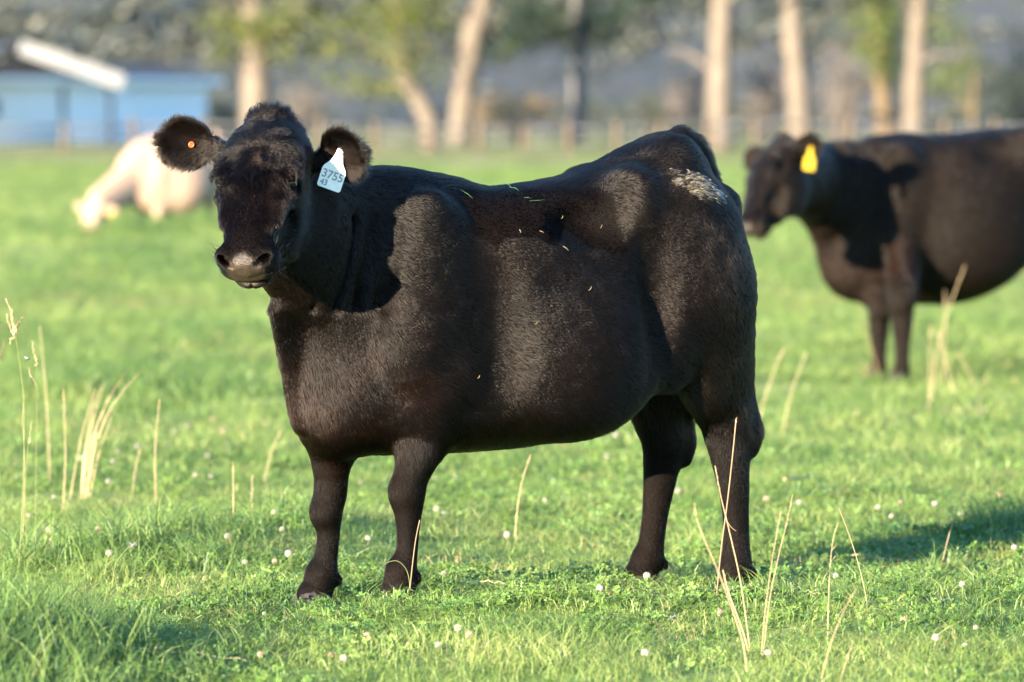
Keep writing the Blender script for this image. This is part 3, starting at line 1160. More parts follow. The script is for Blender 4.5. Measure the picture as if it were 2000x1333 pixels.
GP, GR, GS, GI = [], [], [], []
def add_clumps(x, y, s, pick, hs=None):
    n = len(x)
    GP.append(np.stack([x, y, terrain(x, y) - .004], 1))
    GR.append(np.stack([rng.normal(0, .12, n), rng.normal(0, .12, n), rng.uniform(0, 6.283, n)], 1))
    sc = s * rng.uniform(.75, 1.3, n)
    GS.append(np.stack([sc, sc, sc * (1 if hs is None else hs)], 1))
    GI.append(pick)


NS = len(short)
x, y = field_points(11.8, 22, 105, 1.5)
add_clumps(x, y, 1.0, rng.integers(0, NS, len(x)), .75 + .5 * np.clip(noise2(x, y, 1.6, 83) + .4, 0, 1.2))
x, y = field_points(22, 46, 30, 2.5)
add_clumps(x, y, 1.75, rng.integers(0, NS, len(x)), .75)
x, y = field_points(46, 140, 4.0, 6)
add_clumps(x, y, 4.2, rng.integers(0, NS, len(x)), .42)
scatter('short_grass', np.concatenate(GP), np.concatenate(GR), np.concatenate(GS), np.concatenate(GI), short)

GP, GR, GS, GI = [], [], [], []
x, y = field_points(11.8, 24, 60, 1.5, lambda x, y: np.clip(lushness(x, y), 0, 1))
add_clumps(x, y, .95, rng.integers(0, len(lush), len(x)), .7 + .5 * np.clip(lushness(x, y), 0, 1))
x, y = field_points(24, 60, 14, 2.5, lambda x, y: np.clip(.02 + 1.3 * lushness(x * .6, y * .5), 0, 1))
add_clumps(x, y, 1.7, rng.integers(0, len(lush), len(x)), .75)
x, y = field_points(60, 150, 1.2, 6, lambda x, y: np.clip(.1 + lushness(x * .3, y * .15), 0, 1))
add_clumps(x, y, 3.2, rng.integers(0, len(lush), len(x)), .6)
n = 110
add_clumps(rng.normal(-1.42, .17, n), rng.normal(13.9, .45, n), 1.0, rng.integers(0, len(lush), n), 1.45)
n = 70
add_clumps(rng.normal(-4.0, .9, n), rng.normal(64.4, .25, n), 2.4, rng.integers(0, len(lush), n), 1.0)
scatter('lush_grass', np.concatenate(GP), np.concatenate(GR), np.concatenate(GS), np.concatenate(GI), lush)

M_THATCH = simple_mat('dead_thatch', [(.25, (.15, .11, .06)), (.6, (.26, .20, .11)), (.85, (.34, .28, .17))], 12, .8, .1)
thatch = [src_obj('thatch_clump', *blades(22, .12, .03, .09, .0010, 1.6, 700 + i), M_THATCH) for i in range(3)]
GP, GR, GS, GI = [], [], [], []
x, y = field_points(11.8, 24, 34, 1.5, lambda x, y: np.clip(.18 + 1.1 * noise2(x, y, 1.9, 86), .04, 1))
add_clumps(x, y, 1.0, rng.integers(0, 3, len(x)), .75)
x, y = field_points(24, 60, 6, 2.5, lambda x, y: np.clip(.15 + 1.1 * noise2(x, y, .5, 86), .02, 1))
add_clumps(x, y, 2.0, rng.integers(0, 3, len(x)), .7)
scatter('dead_thatch', np.concatenate(GP), np.concatenate(GR), np.concatenate(GS), np.concatenate(GI), thatch)

GP, GR, GS, GI = [], [], [], []
x, y = field_points(11.8, 24, 60, 1.5, lambda x, y: np.clip(.25 + .8 * noise2(x, y, 1.3, 84) + .6 * lushness(x, y), 0.03, 1))
add_clumps(x, y, 1.0, rng.integers(0, len(clov), len(x)), 1.0)
scatter('clover_leaves', np.concatenate(GP), np.concatenate(GR), np.concatenate(GS), np.concatenate(GI), clov)

# sagebrush over the hillside behind, one uncountable cover
M_SAGE = grass_mat('sagebrush_leaf', [(.15, (.038, .048, .050)), (.4, (.052, .064, .062)), (.6, (.058, .066, .050)), (.8, (.070, .068, .052)), (.95, (.085, .076, .058))], .2)  # darkest leaf tones raised too, haze put into the colour
n = 9500
y = 302 + 230 * rng.random(n) ** 1.3
x = rng.uniform(-.5, .5, n) * (.30 * y + 110)
dz = 1e-3
zz = hill_z(x, y) - .1
sc = rng.uniform(.8, 2.6, n) * np.clip(.7 + .8 * noise2(x, y, .05, 85), .3, 1.6)
scatter('sagebrush', np.stack([x, y, zz], 1), np.stack([0 * x, 0 * x, rng.uniform(0, 6.28, n)], 1), np.stack([sc, sc, sc * .8], 1), rng.integers(0, 3, n), [src_obj('brush_clump', *brush_clump(600 + i), M_SAGE) for i in range(3)])
# ------------------------------------------------------------------ barn, shed, fence, trees beyond the pasture
M_WHITE = simple_mat('white_siding', [(.2, (.78, .80, .84)), (.6, (.86, .87, .90))], 1.5, .6, .3, .2, 8, (1, 1, 6))
M_BARGE = simple_mat('weathered_white_board', [(.2, (.24, .24, .25)), (.6, (.31, .31, .31))], 1.5, .6, .3, .2, 8)
M_ROOF = simple_mat('dark_roofing', [(.3, (.030, .034, .042)), (.7, (.055, .060, .070))], 2, .7, .2)
M_SHADEB = simple_mat('shade_dark_boards', [(.3, (.008, .010, .016)), (.7, (.018, .020, .026))], 2, .85, .15, .3, 10, (6, 6, .5))  # near-black colour stands in for the shade under the shed roof
M_RAIL = simple_mat('weathered_rail', [(.3, (.060, .065, .075)), (.7, (.12, .12, .13))], 4, .85, .15, .3, 20, (1, 8, 8))
M_POST = simple_mat('orange_brown_post', [(.3, (.085, .066, .050)), (.7, (.15, .115, .085))], 5, .85, .15, .4, 16, (6, 6, .6))
M_PANE = simple_mat('dark_pane', [(.3, (.02, .025, .03)), (.7, (.03, .035, .045))], 3, .12, .5)


def wpos(px_, d):
    return (px_ - 1000.0) / FPX * d


def wall_panel(mb, A, B, z0, z1, th=.12):
    """Upright slab from A to B (x, y)."""
    A, B = np.asarray(A, float), np.asarray(B, float)
    t = unit(B - A); n = np.array([t[1], -t[0]])
    pts = [A, B, B - n * th, A - n * th]
    mb.add([(p[0], p[1], z) for z in (z0, z1) for p in pts], [(0, 1, 2, 3), (7, 6, 5, 4), (0, 4, 5, 1), (1, 5, 6, 2), (2, 6, 7, 3), (3, 7, 4, 0)])
    return t, n


RC = np.array([wpos(405, 236), 236.0])
WD = unit(np.array([math.cos(math.radians(57)), math.sin(math.radians(57))]))
LC = RC - WD * 19.0
WN = np.array([WD[1], -WD[0]])           # outward normal: right and toward us
gz = float(terrain(RC[0], RC[1])) - .2
EAVE = 1.35 + (250 - 158) / FPX * 236
barn = empty('white_barn', ((LC + RC)[0] / 2, (LC + RC)[1] / 2, gz))
tag(barn, 'long low white barn with its long wall in shade, behind the fence at the left', 'barn')
bo = np.array(barn.location)
def at_barn(o):
    o.location = tuple(-bo); return o
mb = MB(); wall_panel(mb, LC, RC, gz, EAVE); at_barn(mb.build('wall', M_WHITE, barn))
BW = 7.0
mb = MB(); wall_panel(mb, RC - WN * .12, RC - WN * BW, gz, EAVE); wall_panel(mb, LC - WN * BW, LC - WN * .12, gz, EAVE); wall_panel(mb, RC - WN * BW, LC - WN * BW, gz, EAVE)
at_barn(mb.build('back_walls', M_WHITE, barn))
for k in range(19):                        # battens on the long wall
    q = LC + WD * (.5 + k)
    if k in (4, 12): continue
    mb = MB(); wall_panel(mb, q - WD * .05 + WN * .05, q + WD * .05 + WN * .05, gz + .1, EAVE - .12, .045); at_barn(mb.build('batten', M_WHITE, barn))
# low roof: two slopes with an overhang, corrugation ribs left to the material at this distance
ov = .45
E1, E2 = LC + WN * ov - WD * .5, RC + WN * ov + WD * .5
R1, R2 = LC - WN * BW / 2 - WD * .5, RC - WN * BW / 2 + WD * .5
G1, G2 = LC - WN * (BW + ov) - WD * .5, RC - WN * (BW + ov) + WD * .5
rz = EAVE + .55
def slab(mb, pts, th):
    n = len(pts)
    v = [tuple(p) for p in pts] + [(p[0], p[1], p[2] + th) for p in pts]
    mb.add(v, [tuple(range(n))[::-1], tuple(range(n, 2 * n))] + [(j, (j + 1) % n, n + (j + 1) % n, n + j) for j in range(n)])
mb = MB(); slab(mb, [(*E1, EAVE - .02), (*E2, EAVE - .02), (*R2, rz), (*R1, rz)], .10); at_barn(mb.build('roof', M_ROOF, barn))
mb = MB(); slab(mb, [(*R1, rz + .001), (*R2, rz + .001), (*G2, EAVE - .02), (*G1, EAVE - .02)], .10); at_barn(mb.build('roof', M_ROOF, barn))
mb = MB(); wall_panel(mb, E1 + WN * .06, E2 + WN * .06, EAVE - .16, EAVE + .07, .05); at_barn(mb.build('fascia', M_WHITE, barn))
q = LC + WD * 12.6
mb = MB(); wall_panel(mb, q - WD * .85 + WN * .06, q + WD * .85 + WN * .06, gz + .05, gz + 2.2, .05); d_ = at_barn(mb.build('door', M_WHITE, barn))
q = LC + WD * 4.5
mb = MB(); wall_panel(mb, q - WD * .6 + WN * .06, q + WD * .6 + WN * .06, gz + 1.2, gz + 2.1, .05); w_ = at_barn(mb.build('window', M_WHITE, barn))
mb = MB(); wall_panel(mb, q - WD * .5 + WN * .085, q + WD * .5 + WN * .085, gz + 1.28, gz + 2.02, .02); mb.build('pane', M_PANE, w_)

# open shed roof in front of the barn: gable boards with the shade put into their colour, under a wide white barge board
SD = 214.0
sn = np.array([math.sin(math.radians(24)), -math.cos(math.radians(24))])       # turned a little from the sun
st = np.array([-sn[1], sn[0]]); st = st if st[0] > 0 else -st
a3 = pix(40, 92, SD); b3 = pix(232, 160, SD - .5)
b2 = a3[:2] + st * ((b3[0] - a3[0]) / st[0])
shed = empty('open_shed', (a3[0], a3[1], float(terrain(a3[0], a3[1]))))
tag(shed, 'dark open shed with a sloping white barge board, beside the white barn', 'shed')
so = np.array(shed.location)
def at_shed(o):
    o.location = tuple(-so); return o
A3 = np.array([a3[0], a3[1], a3[2]]); B3 = np.array([b2[0], b2[1], b3[2]])
def prism(mb, pts, off):
    n = len(pts); v = [tuple(p) for p in pts] + [tuple(np.asarray(p) + off) for p in pts]
    mb.add(v, [tuple(range(n)), tuple(range(n, 2 * n))[::-1]] + [(j, n + j, n + (j + 1) % n, (j + 1) % n) for j in range(n)])
n3 = np.array([sn[0], sn[1], 0.0]); t3 = unit(B3 - A3); up3 = np.array([0, 0, 1.0]); bw = unit(up3 - up3.dot(t3) * t3) * .27
mb = MB(); prism(mb, [A3 - bw, B3 - bw, B3 + bw, A3 + bw], -n3 * .07); at_shed(mb.build('barge_board', M_BARGE, shed))
back = -n3 * 6.0
left = A3 - np.array([st[0], st[1], .42]) * 3.2
mb = MB(); slab(mb, [A3 + bw * .6 - n3 * .08, B3 + bw * .6 - n3 * .08, B3 + bw * .6 + back, A3 + bw * .6 + back], .06); at_shed(mb.build('roof', M_ROOF, shed))
mb = MB(); slab(mb, [left + bw * .6 - n3 * .08, A3 + bw * .6 - n3 * .083, A3 + bw * .6 + back, left + bw * .6 + back], .06); at_shed(mb.build('roof', M_ROOF, shed))
zl = 1.35 + (250 - 150) / FPX * SD
gp = [A3 - bw * 1.0, B3 - bw * 1.0, np.array([B3[0], B3[1], zl]), np.array([left[0], left[1], zl]), left - bw]
nb = 10
for k in range(nb):                        # upright gable boards, near-black for the shade below the roof
    t0, t1 = k / nb, (k + 1) / nb - .004
    def topz(t):
        x = left[0] + (B3[0] - left[0]) * t
        return (A3[2] + (B3[2] - A3[2]) * (x - A3[0]) / (B3[0] - A3[0]) if x > A3[0] else left[2] + (A3[2] - left[2]) * (x - left[0]) / (A3[0] - left[0])) - .3
    p0 = left + (B3 - left) * t0; p1 = left + (B3 - left) * t1
    off = -n3 * (.5 + .012 * (k % 2))
    z0, z1 = max(topz(t0), zl + .02), max(topz(t1), zl + .02)
    mb = MB(); prism(mb, [np.array([p0[0], p0[1], zl]) + off, np.array([p1[0], p1[1], zl]) + off, np.array([p1[0], p1[1], z1]) + off, np.array([p0[0], p0[1], z0]) + off], -n3 * .03)
    at_shed(mb.build('board', M_SHADEB, shed))
for q in (B3 - .4 * t3, B3 - .4 * t3 + back * .9, left + .3 * t3, left + back * .9):
    zt = q[2] - .25
    mb = MB(); g0 = float(terrain(q[0], q[1])); mb.tube([(q[0] - n3[0] * .3, q[1] - n3[1] * .3, g0 - .1), (q[0] - n3[0] * .3, q[1] - n3[1] * .3, zt)], .10, 8); at_shed(mb.build('post', M_SHADEB, shed))

# post and rail fence at the far edge of the pasture
fence = empty('rail_fence', (0, 192, float(terrain(0, 192))))
tag(fence, 'weathered post and rail fence along the far edge of the pasture', 'fence')
fo = np.array(fence.location)
FXS = [-550, -430, -305, -180, -60, 125, 262, 400, 515, 625, 735, 842, 935, 1025, 1112, 1205, 1290, 1385, 1475, 1570, 1660, 1750, 1845, 1940, 2040, 2130, 2230]
fp = []
for i, xx in enumerate(FXS):
    d = 190 + 6 * (xx / 2000)
    X = wpos(xx, d); g0 = float(terrain(X, d))
    hgt = 1.12 + .10 * math.sin(i * 2.3)
    fp.append((X, d, g0, hgt))
    mb = MB(); lean = .05 * math.sin(i * 1.7)
    mb.tube([(0, 0, -.2), (lean * .5, 0, hgt * .6), (lean, 0, hgt - .05), (lean, 0, hgt)], [.105, .10, .095, .07], 8)
    o = mb.build('post', M_POST, fence, True); o.location = (X - fo[0], d - fo[1], g0 - fo[2])
for a, b in zip(fp[:-1], fp[1:]):
    for hz in (.42, .88):
        mb = MB()
        mb.tube([(a[0] - fo[0] - .1, a[1] - fo[1] + .11, a[2] - fo[2] + hz + rng.normal(0, .03)), (b[0] - fo[0] + .1, b[1] - fo[1] + .11, b[2] - fo[2] + hz + rng.normal(0, .03))], .065, 6)
        mb.build('rail', M_RAIL, fence, True)

# trees
M_BARK = simple_mat('pale_bark', [(.25, (.075, .062, .050)), (.55, (.14, .115, .092)), (.8, (.20, .17, .14))], 3.0, .9, .1, .6, 9, (2.5, 2.5, .5))
M_BARKD = simple_mat('grey_bark', [(.25, (.06, .06, .065)), (.7, (.16, .15, .15))], 3.0, .9, .1, .6, 9, (2.5, 2.5, .5))
M_BARKT = simple_mat('tan_bark', [(.25, (.075, .055, .035)), (.7, (.15, .11, .07))], 3.0, .9, .1, .6, 9, (2.5, 2.5, .5))
M_LEAFY = leaf_mat('yellow_green_leaf', [(.25, (.065, .09, .02)), (.55, (.13, .15, .03)), (.8, (.23, .205, .05))], 1.2, .4)
M_LEAFG = leaf_mat('mid_green_leaf', [(.25, (.05, .08, .022)), (.55, (.10, .135, .035)), (.8, (.18, .19, .05))], 1.2, .35)
M_LEAFD = leaf_mat('dark_green_leaf', [(.25, (.018, .036, .022)), (.55, (.030, .055, .030)), (.8, (.05, .075, .035))], 1.2, .2)
M_DRYB = leaf_mat('dry_leaf', [(.25, (.22, .15, .07)), (.6, (.34, .24, .12)), (.85, (.42, .32, .18))], 1.2, .3)
M_TWIG = simple_mat('bare_twig', [(.3, (.10, .085, .08)), (.7, (.18, .155, .14))], 3, .9, .1)


def leaves_mesh(clusters, size, seed):
    """clusters: centre, radii, count -> little bent leaf quads spread through each clump."""
    r = np.random.default_rng(seed)
    C, S = [], []
    for c, rad, n in clusters:
        p = r.normal(0, .5, (n, 3)); l = np.linalg.norm(p, axis=1, keepdims=True); p = p / np.maximum(l, 1) 
        C.append(np.asarray(c) + p * np.asarray(rad)); S.append(size * r.uniform(.6, 1.4, n))
    C = np.concatenate(C); S = np.concatenate(S)[:, None]; n = len(C)
    a = r.normal(0, 1, (n, 3)); a /= np.linalg.norm(a, axis=1, keepdims=True)
    b = np.cross(a, r.normal(0, 1, (n, 3))); b /= np.linalg.norm(b, axis=1, keepdims=True)
    nrm = np.cross(a, b)
    V = np.stack([C - a * S, C + b * S * .45 + nrm * S * .15, C + a * S, C - b * S * .45 + nrm * S * .15], 1).reshape(-1, 3)
    Q = np.arange(4 * n).reshape(-1, 4)
    return V, Q


def tree(name, label, base, path, limbs, clumps, bark, leaf, seed, size=.13, group='trees beyond the pasture', cat='tree', taper_top=.5):
    """base: x y; path: (dx, z, radius) of the trunk; limbs: from trunk height to a point; clumps: centre, radii, count."""
    r = np.random.default_rng(seed)
    g0 = float(terrain(*base))
    t = empty(name, (base[0], base[1], g0)); tag(t, label, cat, group)
    tr = resample([[dx, r.normal(0, .05) if z > 0 else 0, z, rad] for dx, z, rad in path], 14)
    mb = MB()
    mb.tube([(p[0], p[1], p[2]) for p in tr], [max(p[3], .03) * (1 + .05 * math.sin(9 * i)) for i, p in enumerate(tr)], 12)
    mb.build('trunk', bark, t, True)
    def trunk_at(z):
        return np.array([np.interp(z, tr[:, 2], tr[:, 0]), np.interp(z, tr[:, 2], tr[:, 1]), z]), np.interp(z, tr[:, 2], tr[:, 3])
    for z, tip in limbs:
        p0, rad = trunk_at(z)
        tip = np.asarray(tip, float)
        mid = (p0 + tip) / 2 + np.array([r.normal(0, .1), r.normal(0, .1), .12 * np.linalg.norm(tip - p0)])
        pts = resample([list(p0), list((p0 * .6 + mid * .4)), list(mid), list(tip)], 8)
        mb = MB(); mb.tube([tuple(q) for q in pts], list(np.linspace(min(rad * .45, .14), .02, 8)), 7)
        for _ in range(4):
            k = r.integers(3, 7); q0 = pts[k]; q1 = q0 + r.normal(0, .5, 3) + (tip - p0) * .15
            mb.tube([tuple(q0), tuple((q0 + q1) / 2 + r.normal(0, .06, 3)), tuple(q1)], [.03, .02, .01], 5)
        mb.build('limb', bark, t, True)
    if clumps:
        V, Q = leaves_mesh(clumps, size, seed)
        o = mesh_obj('crown', V, Q, leaf, t, False)
        tag(o, kind='stuff')
    return t


def crown(h0, h1, R, n, cnt, seed, cx=0.0):
    r = np.random.default_rng(seed)
    out = []
    for _ in range(n):
        z = r.uniform(h0, h1); f = math.sin(math.pi * (.15 + .8 * (z - h0) / (h1 - h0)))
        a = r.uniform(0, 6.283); d = R * f * math.sqrt(r.uniform(.1, 1))
        cnt2 = int(cnt * 1.2)
        out.append((np.array([cx + d * math.cos(a), d * math.sin(a), z]), (r.uniform(.7, 1.3), r.uniform(.7, 1.3), r.uniform(.45, .8)), cnt2))
    return out


def pxc(x, y, d, base):
    """Pixel to tree-local point."""
    p = pix(x, y, d); return p - np.array([base[0], base[1], float(terrain(*base))])


def add_tree(name, label, bx, d, path_px, limbs_px, clumps_px, bark, leaf, seed, top=14.0, cr=None, **kw):
    """path_px: photo x, photo y, radius in px at the tree's distance."""
    base = (wpos(bx, d), d)
    k = d / FPX
    path = [(0.0 if i == 0 else pxc(x, y, d, base)[0], -.15 if i == 0 else pxc(x, y, d, base)[2], r_ * k * .86) for i, (x, y, r_) in enumerate(path_px)]
    lx, lz, lr = path[-1]
    px_, pz_, pr_ = path[-2]
    sl = (lx - px_) / max(lz - pz_, .5)
    for zz, f in ((top * .6, .6), (top * .85, .35), (top, .12)):
        if zz > lz + .5: path.append((lx + sl * .5 * (zz - lz), zz, lr * f))
    limbs = [(pxc(x0, y0, d, base)[2], pxc(x1, y1, d, base) + np.array([0, dy, 0])) for (x0, y0, x1, y1, dy) in limbs_px]
    clumps = [(pxc(x, y, d, base) + np.array([0, dy, 0]), (rx * k * 1.15, rx * k * .9, ry * k * 1.15), int(n * 1.3)) for (x, y, rx, ry, dy, n) in clumps_px]
    if cr: 
        clumps += crown(cr[0], top + 1, cr[1], cr[2], cr[3], seed + 5, path[-1][0])
        rr = np.random.default_rng(seed)
        for z in np.linspace(max(lz, cr[0] * .8), top * .9, 7):
            a = rr.uniform(0, 6.283); limbs.append((z * .9, np.array([path[-2][0] + math.cos(a) * cr[1] * .7, math.sin(a) * cr[1] * .7, z + 1.0])))
    return tree(name, label, base, path, limbs, clumps, bark, leaf, seed, **kw)


add_tree('cottonwood_tree', 'thick pale trunk with yellow green leaves, behind the head of the nearest cow', 502, 206,
         [(502, 290, 40), (500, 200, 34), (497, 100, 29), (492, 0, 25)], [(0, 120, 440, 60, -1), (0, 110, 570, 50, -1), (0, 60, 420, -10, 0)],
         [(450, 55, 55, 45, -1, 170), (575, 45, 60, 50, -1, 210), (510, 60, 50, 26, -2, 70), (545, 95, 40, 28, -1, 60), (430, 110, 40, 26, -1, 45), (600, 110, 30, 30, 0, 35)],
         M_BARK, M_LEAFY, 401, 15, (7.0, 4.5, 40, 110))
add_tree('leaning_tree', 'short pale trunk leaning left under a ragged yellow green crown', 842, 203,
         [(845, 285, 24), (838, 235, 23), (815, 190, 20), (790, 140, 17), (780, 60, 13)], [(0, 150, 700, 80, 0), (0, 140, 850, 80, 0), (0, 180, 700, 170, 0)],
         [(775, 90, 55, 45, -1, 150), (780, 20, 45, 40, -1, 120), (792, 140, 35, 25, -1, 40), (690, 60, 60, 50, 0, 170), (790, 30, 70, 45, 0, 200), (700, 160, 55, 30, 0, 80), (835, 130, 40, 40, 0, 70), (760, 175, 55, 28, 0, 70), (850, 40, 45, 40, 0, 80), (650, 110, 35, 50, 0, 60)],
         M_BARK, M_LEAFY, 402, 9, (6.4, 3.0, 22, 90))
add_tree('forked_tree', 'grey white trunk bending right, between the leaning tree and the dark tree', 897, 212,
         [(897, 285, 27), (902, 210, 26), (914, 130, 27), (925, 60, 24), (945, 0, 22)], [(0, 130, 905, 20, 1), (0, 90, 980, 40, 0)],
         [(985, 80, 40, 25, 1, 40), (960, 110, 35, 20, 1, 30)], M_BARK, M_LEAFY, 403, 15, (7.2, 4.0, 30, 90))
add_tree('dark_tree', 'dark trunk with dark green foliage, standing above the back of the nearest cow', 1128, 222,
         [(1128, 275, 20), (1128, 180, 18), (1130, 90, 18), (1130, 0, 17)], [(0, 100, 1040, 60, 0), (0, 90, 1200, 40, 0), (0, 60, 1050, 10, 0)],
         [(1050, 55, 70, 38, 0, 300), (1130, 30, 80, 40, 0, 330), (1195, 35, 50, 38, 0, 160), (1015, 90, 45, 22, 0, 90), (1100, 85, 45, 25, 0, 110), (1175, 75, 40, 22, 0, 60)],
         M_BARKD, M_LEAFD, 404, 14, (4.8, 4.0, 34, 150))
add_tree('bare_trunk_tree', 'straight pale trunk rising just past the rump of the nearest cow', 1404, 200,
         [(1402, 285, 32), (1404, 200, 29), (1407, 100, 26), (1410, 0, 23)], [(0, 150, 1300, 90, 1), (0, 110, 1470, 60, 1)], [], M_BARK, M_LEAFG, 405, 17, (7.0, 4.5, 34, 110))
add_tree('bare_trunk_tree', 'pale trunk leaning slightly left, above the head of the yellow tagged cow', 1560, 202,
         [(1566, 290, 30), (1560, 200, 27), (1552, 100, 24), (1545, 0, 22)], [(0, 160, 1640, 80, 1), (0, 120, 1480, 60, 1), (0, 90, 1620, 20, 1)], [], M_BARK, M_LEAFG, 406, 17, (7.0, 4.5, 34, 110))
add_tree('bushy_tree', 'tan trunk half hidden by green foliage, left of the rightmost trunk', 1728, 210,
         [(1728, 285, 24), (1726, 220, 22), (1722, 160, 18), (1715, 60, 14)], [(0, 170, 1680, 60, 0), (0, 160, 1760, 60, 0)],
         [(1722, 120, 34, 45, -1, 110), (1725, 40, 36, 45, -1, 120), (1720, 60, 45, 50, 0, 170), (1700, 20, 50, 40, 0, 150), (1745, 110, 35, 40, 0, 90), (1690, 100, 35, 30, 0, 60), (1725, 150, 30, 22, 0, 35)], M_BARKT, M_LEAFG, 407, 10, (6.4, 3.0, 24, 110))
add_tree('bare_trunk_tree', 'rightmost pale trunk, standing among green foliage above the far black cow', 1784, 204,
         [(1782, 285, 26), (1784, 200, 24), (1789, 100, 21), (1795, 0, 19)], [(0, 130, 1880, 110, -1), (0, 90, 1850, 20, 0)],
         [(1830, 40, 40, 50, 0, 120), (1870, 70, 35, 35, 0, 60), (1845, 150, 40, 30, -1, 60)], M_BARK, M_LEAFG, 408, 16, (5.5, 4.5, 34, 110))
add_tree('leafy_shrub', 'bright yellow green shrub at the right, above the back of the far black cow', 1905, 208,
         [(1905, 285, 8), (1900, 220, 7), (1905, 140, 5)], [(0, 230, 1860, 160, 0), (0, 220, 1960, 150, 0)],
         [(1895, 120, 45, 22, 0, 110), (1870, 160, 50, 35, 0, 110), (1940, 140, 45, 25, 0, 90), (1900, 210, 50, 45, 0, 80), (1975, 160, 40, 30, 0, 50)], M_BARKT, M_LEAFY, 409, 2.6, cat='shrub', size=.08, group='shrubs beyond the fence')
add_tree('dark_shrub', 'dark green shrub at the right edge of the tree row', 1985, 214,
         [(1985, 285, 8), (1988, 220, 7), (1990, 110, 5)], [(0, 230, 1960, 140, 0)],
         [(1985, 220, 50, 60, 0, 420), (1995, 120, 30, 60, 0, 230), (2050, 180, 60, 80, 0, 420)], M_BARKD, M_LEAFD, 410, 3.5, cat='shrub', size=.09, group='shrubs beyond the fence')
add_tree('dry_shrub', 'wide tan dry shrub behind the fence, left of the dark tree', 1010, 218,
         [(1010, 285, 8), (1008, 250, 7), (1012, 215, 5)], [(0, 250, 950, 215, 0), (0, 250, 1070, 210, 0)],
         [(1000, 205, 60, 26, 0, 420), (950, 215, 40, 20, 0, 200), (1060, 212, 45, 22, 0, 240), (1010, 235, 80, 25, 0, 300)], M_TWIG, M_DRYB, 411, 1.4, cat='shrub', size=.07, group='shrubs beyond the fence')
add_tree('green_shrub', 'small pale green shrub left of the first bare trunk', 1265, 216,
         [(1265, 285, 6), (1265, 240, 5), (1268, 190, 4)], [(0, 250, 1240, 210, 0)],
         [(1262, 205, 26, 34, 0, 130), (1285, 235, 30, 26, 0, 110), (1320, 245, 30, 20, 0, 80)], M_TWIG, M_LEAFG, 412, 1.7, cat='shrub', size=.07, group='shrubs beyond the fence')
add_tree('grey_shrub', 'grey green brush between the barn and the thick trunk', 436, 226,
         [(436, 290, 8), (436, 240, 6), (438, 180, 4)], [(0, 250, 460, 190, 0)],
         [(432, 215, 30, 40, 0, 260), (460, 245, 40, 30, 0, 260), (420, 260, 30, 24, 0, 120)], M_BARKD, M_LEAFD, 413, 2.0, cat='shrub', size=.08, group='shrubs beyond the fence')


def twig_shrub(bx, d, spread, hgt, n, seed, label):
    r = np.random.default_rng(seed)
    base = (wpos(bx, d), d)
    t = empty('bare_shrub', (base[0], base[1], float(terrain(*base)))); tag(t, label, 'shrub', 'bare shrubs among the trunks')
    for k in range(n):
        a = r.normal(0, .6); top = np.array([math.sin(a) * spread, r.normal(0, spread * .5), hgt * r.uniform(.6, 1.0)])
        mid = top * .5 + np.array([r.normal(0, .12), r.normal(0, .12), .2])
        pts = resample([[r.normal(0, .1), r.normal(0, .1), -.1], list(mid), list(top)], 7)
        mb = MB(); mb.tube([tuple(p) for p in pts], list(np.linspace(.045, .012, 7)), 5)
        for _ in range(9):
            j = r.integers(2, 6); q = pts[j] + np.array([r.normal(0, .45), r.normal(0, .45), r.uniform(.1, .8)])
            mb.tube([tuple(pts[j]), tuple((pts[j] + q) / 2 + r.normal(0, .05, 3)), tuple(q)], [.02, .015, .008], 4)
        mb.build('branch', M_TWIG, t, True)


twig_shrub(1500, 222, 1.6, 3.4, 22, 501, 'bare twiggy shrub between the two straight pale trunks')
twig_shrub(1640, 220, 1.8, 3.9, 26, 502, 'bare twiggy shrub right of the leaning pale trunk')
twig_shrub(1330, 224, 1.4, 3.2, 18, 503, 'bare twiggy shrub left of the straight pale trunk')
twig_shrub(590, 224, 1.2, 2.4, 16, 504, 'bare twiggy shrub right of the thick cottonwood trunk')
# ------------------------------------------------------------------ the black cow in front
def tag_text(txt, size, mat, parent, name, loc, R=None):
    cu = bpy.data.curves.new(name, 'FONT')
    cu.body = txt; cu.size = size; cu.align_x = 'CENTER'; cu.align_y = 'CENTER'; cu.offset = 0.0006; cu.extrude = 0.0003
    cu.resolution_u = 3
    o = bpy.data.objects.new(name, cu)
    COL.objects.link(o)
    dg = bpy.context.evaluated_depsgraph_get()
    me = bpy.data.meshes.new_from_object(o.evaluated_get(dg))
    bpy.data.objects.remove(o)
    me.materials.clear(); me.materials.append(mat)
    o = bpy.data.objects.new(name, me)
    COL.objects.link(o)
    o.parent = parent
    o.location = loc
    return o


M_SKIN = skin_mat('cow_skin', 0.6, .06, .8)
M_HAIR = hair_mat('cow_hair', .30, .42)
M_HOOF = simple_mat('hoof_horn', [(.3, (.010, .009, .009)), (.7, (.032, .025, .020))], 30, .55, .3, .4, 60)
M_EYE = simple_mat('eye_dark', [(.3, (.003, .002, .002)), (.7, (.006, .004, .003))], 30, .06, .4)


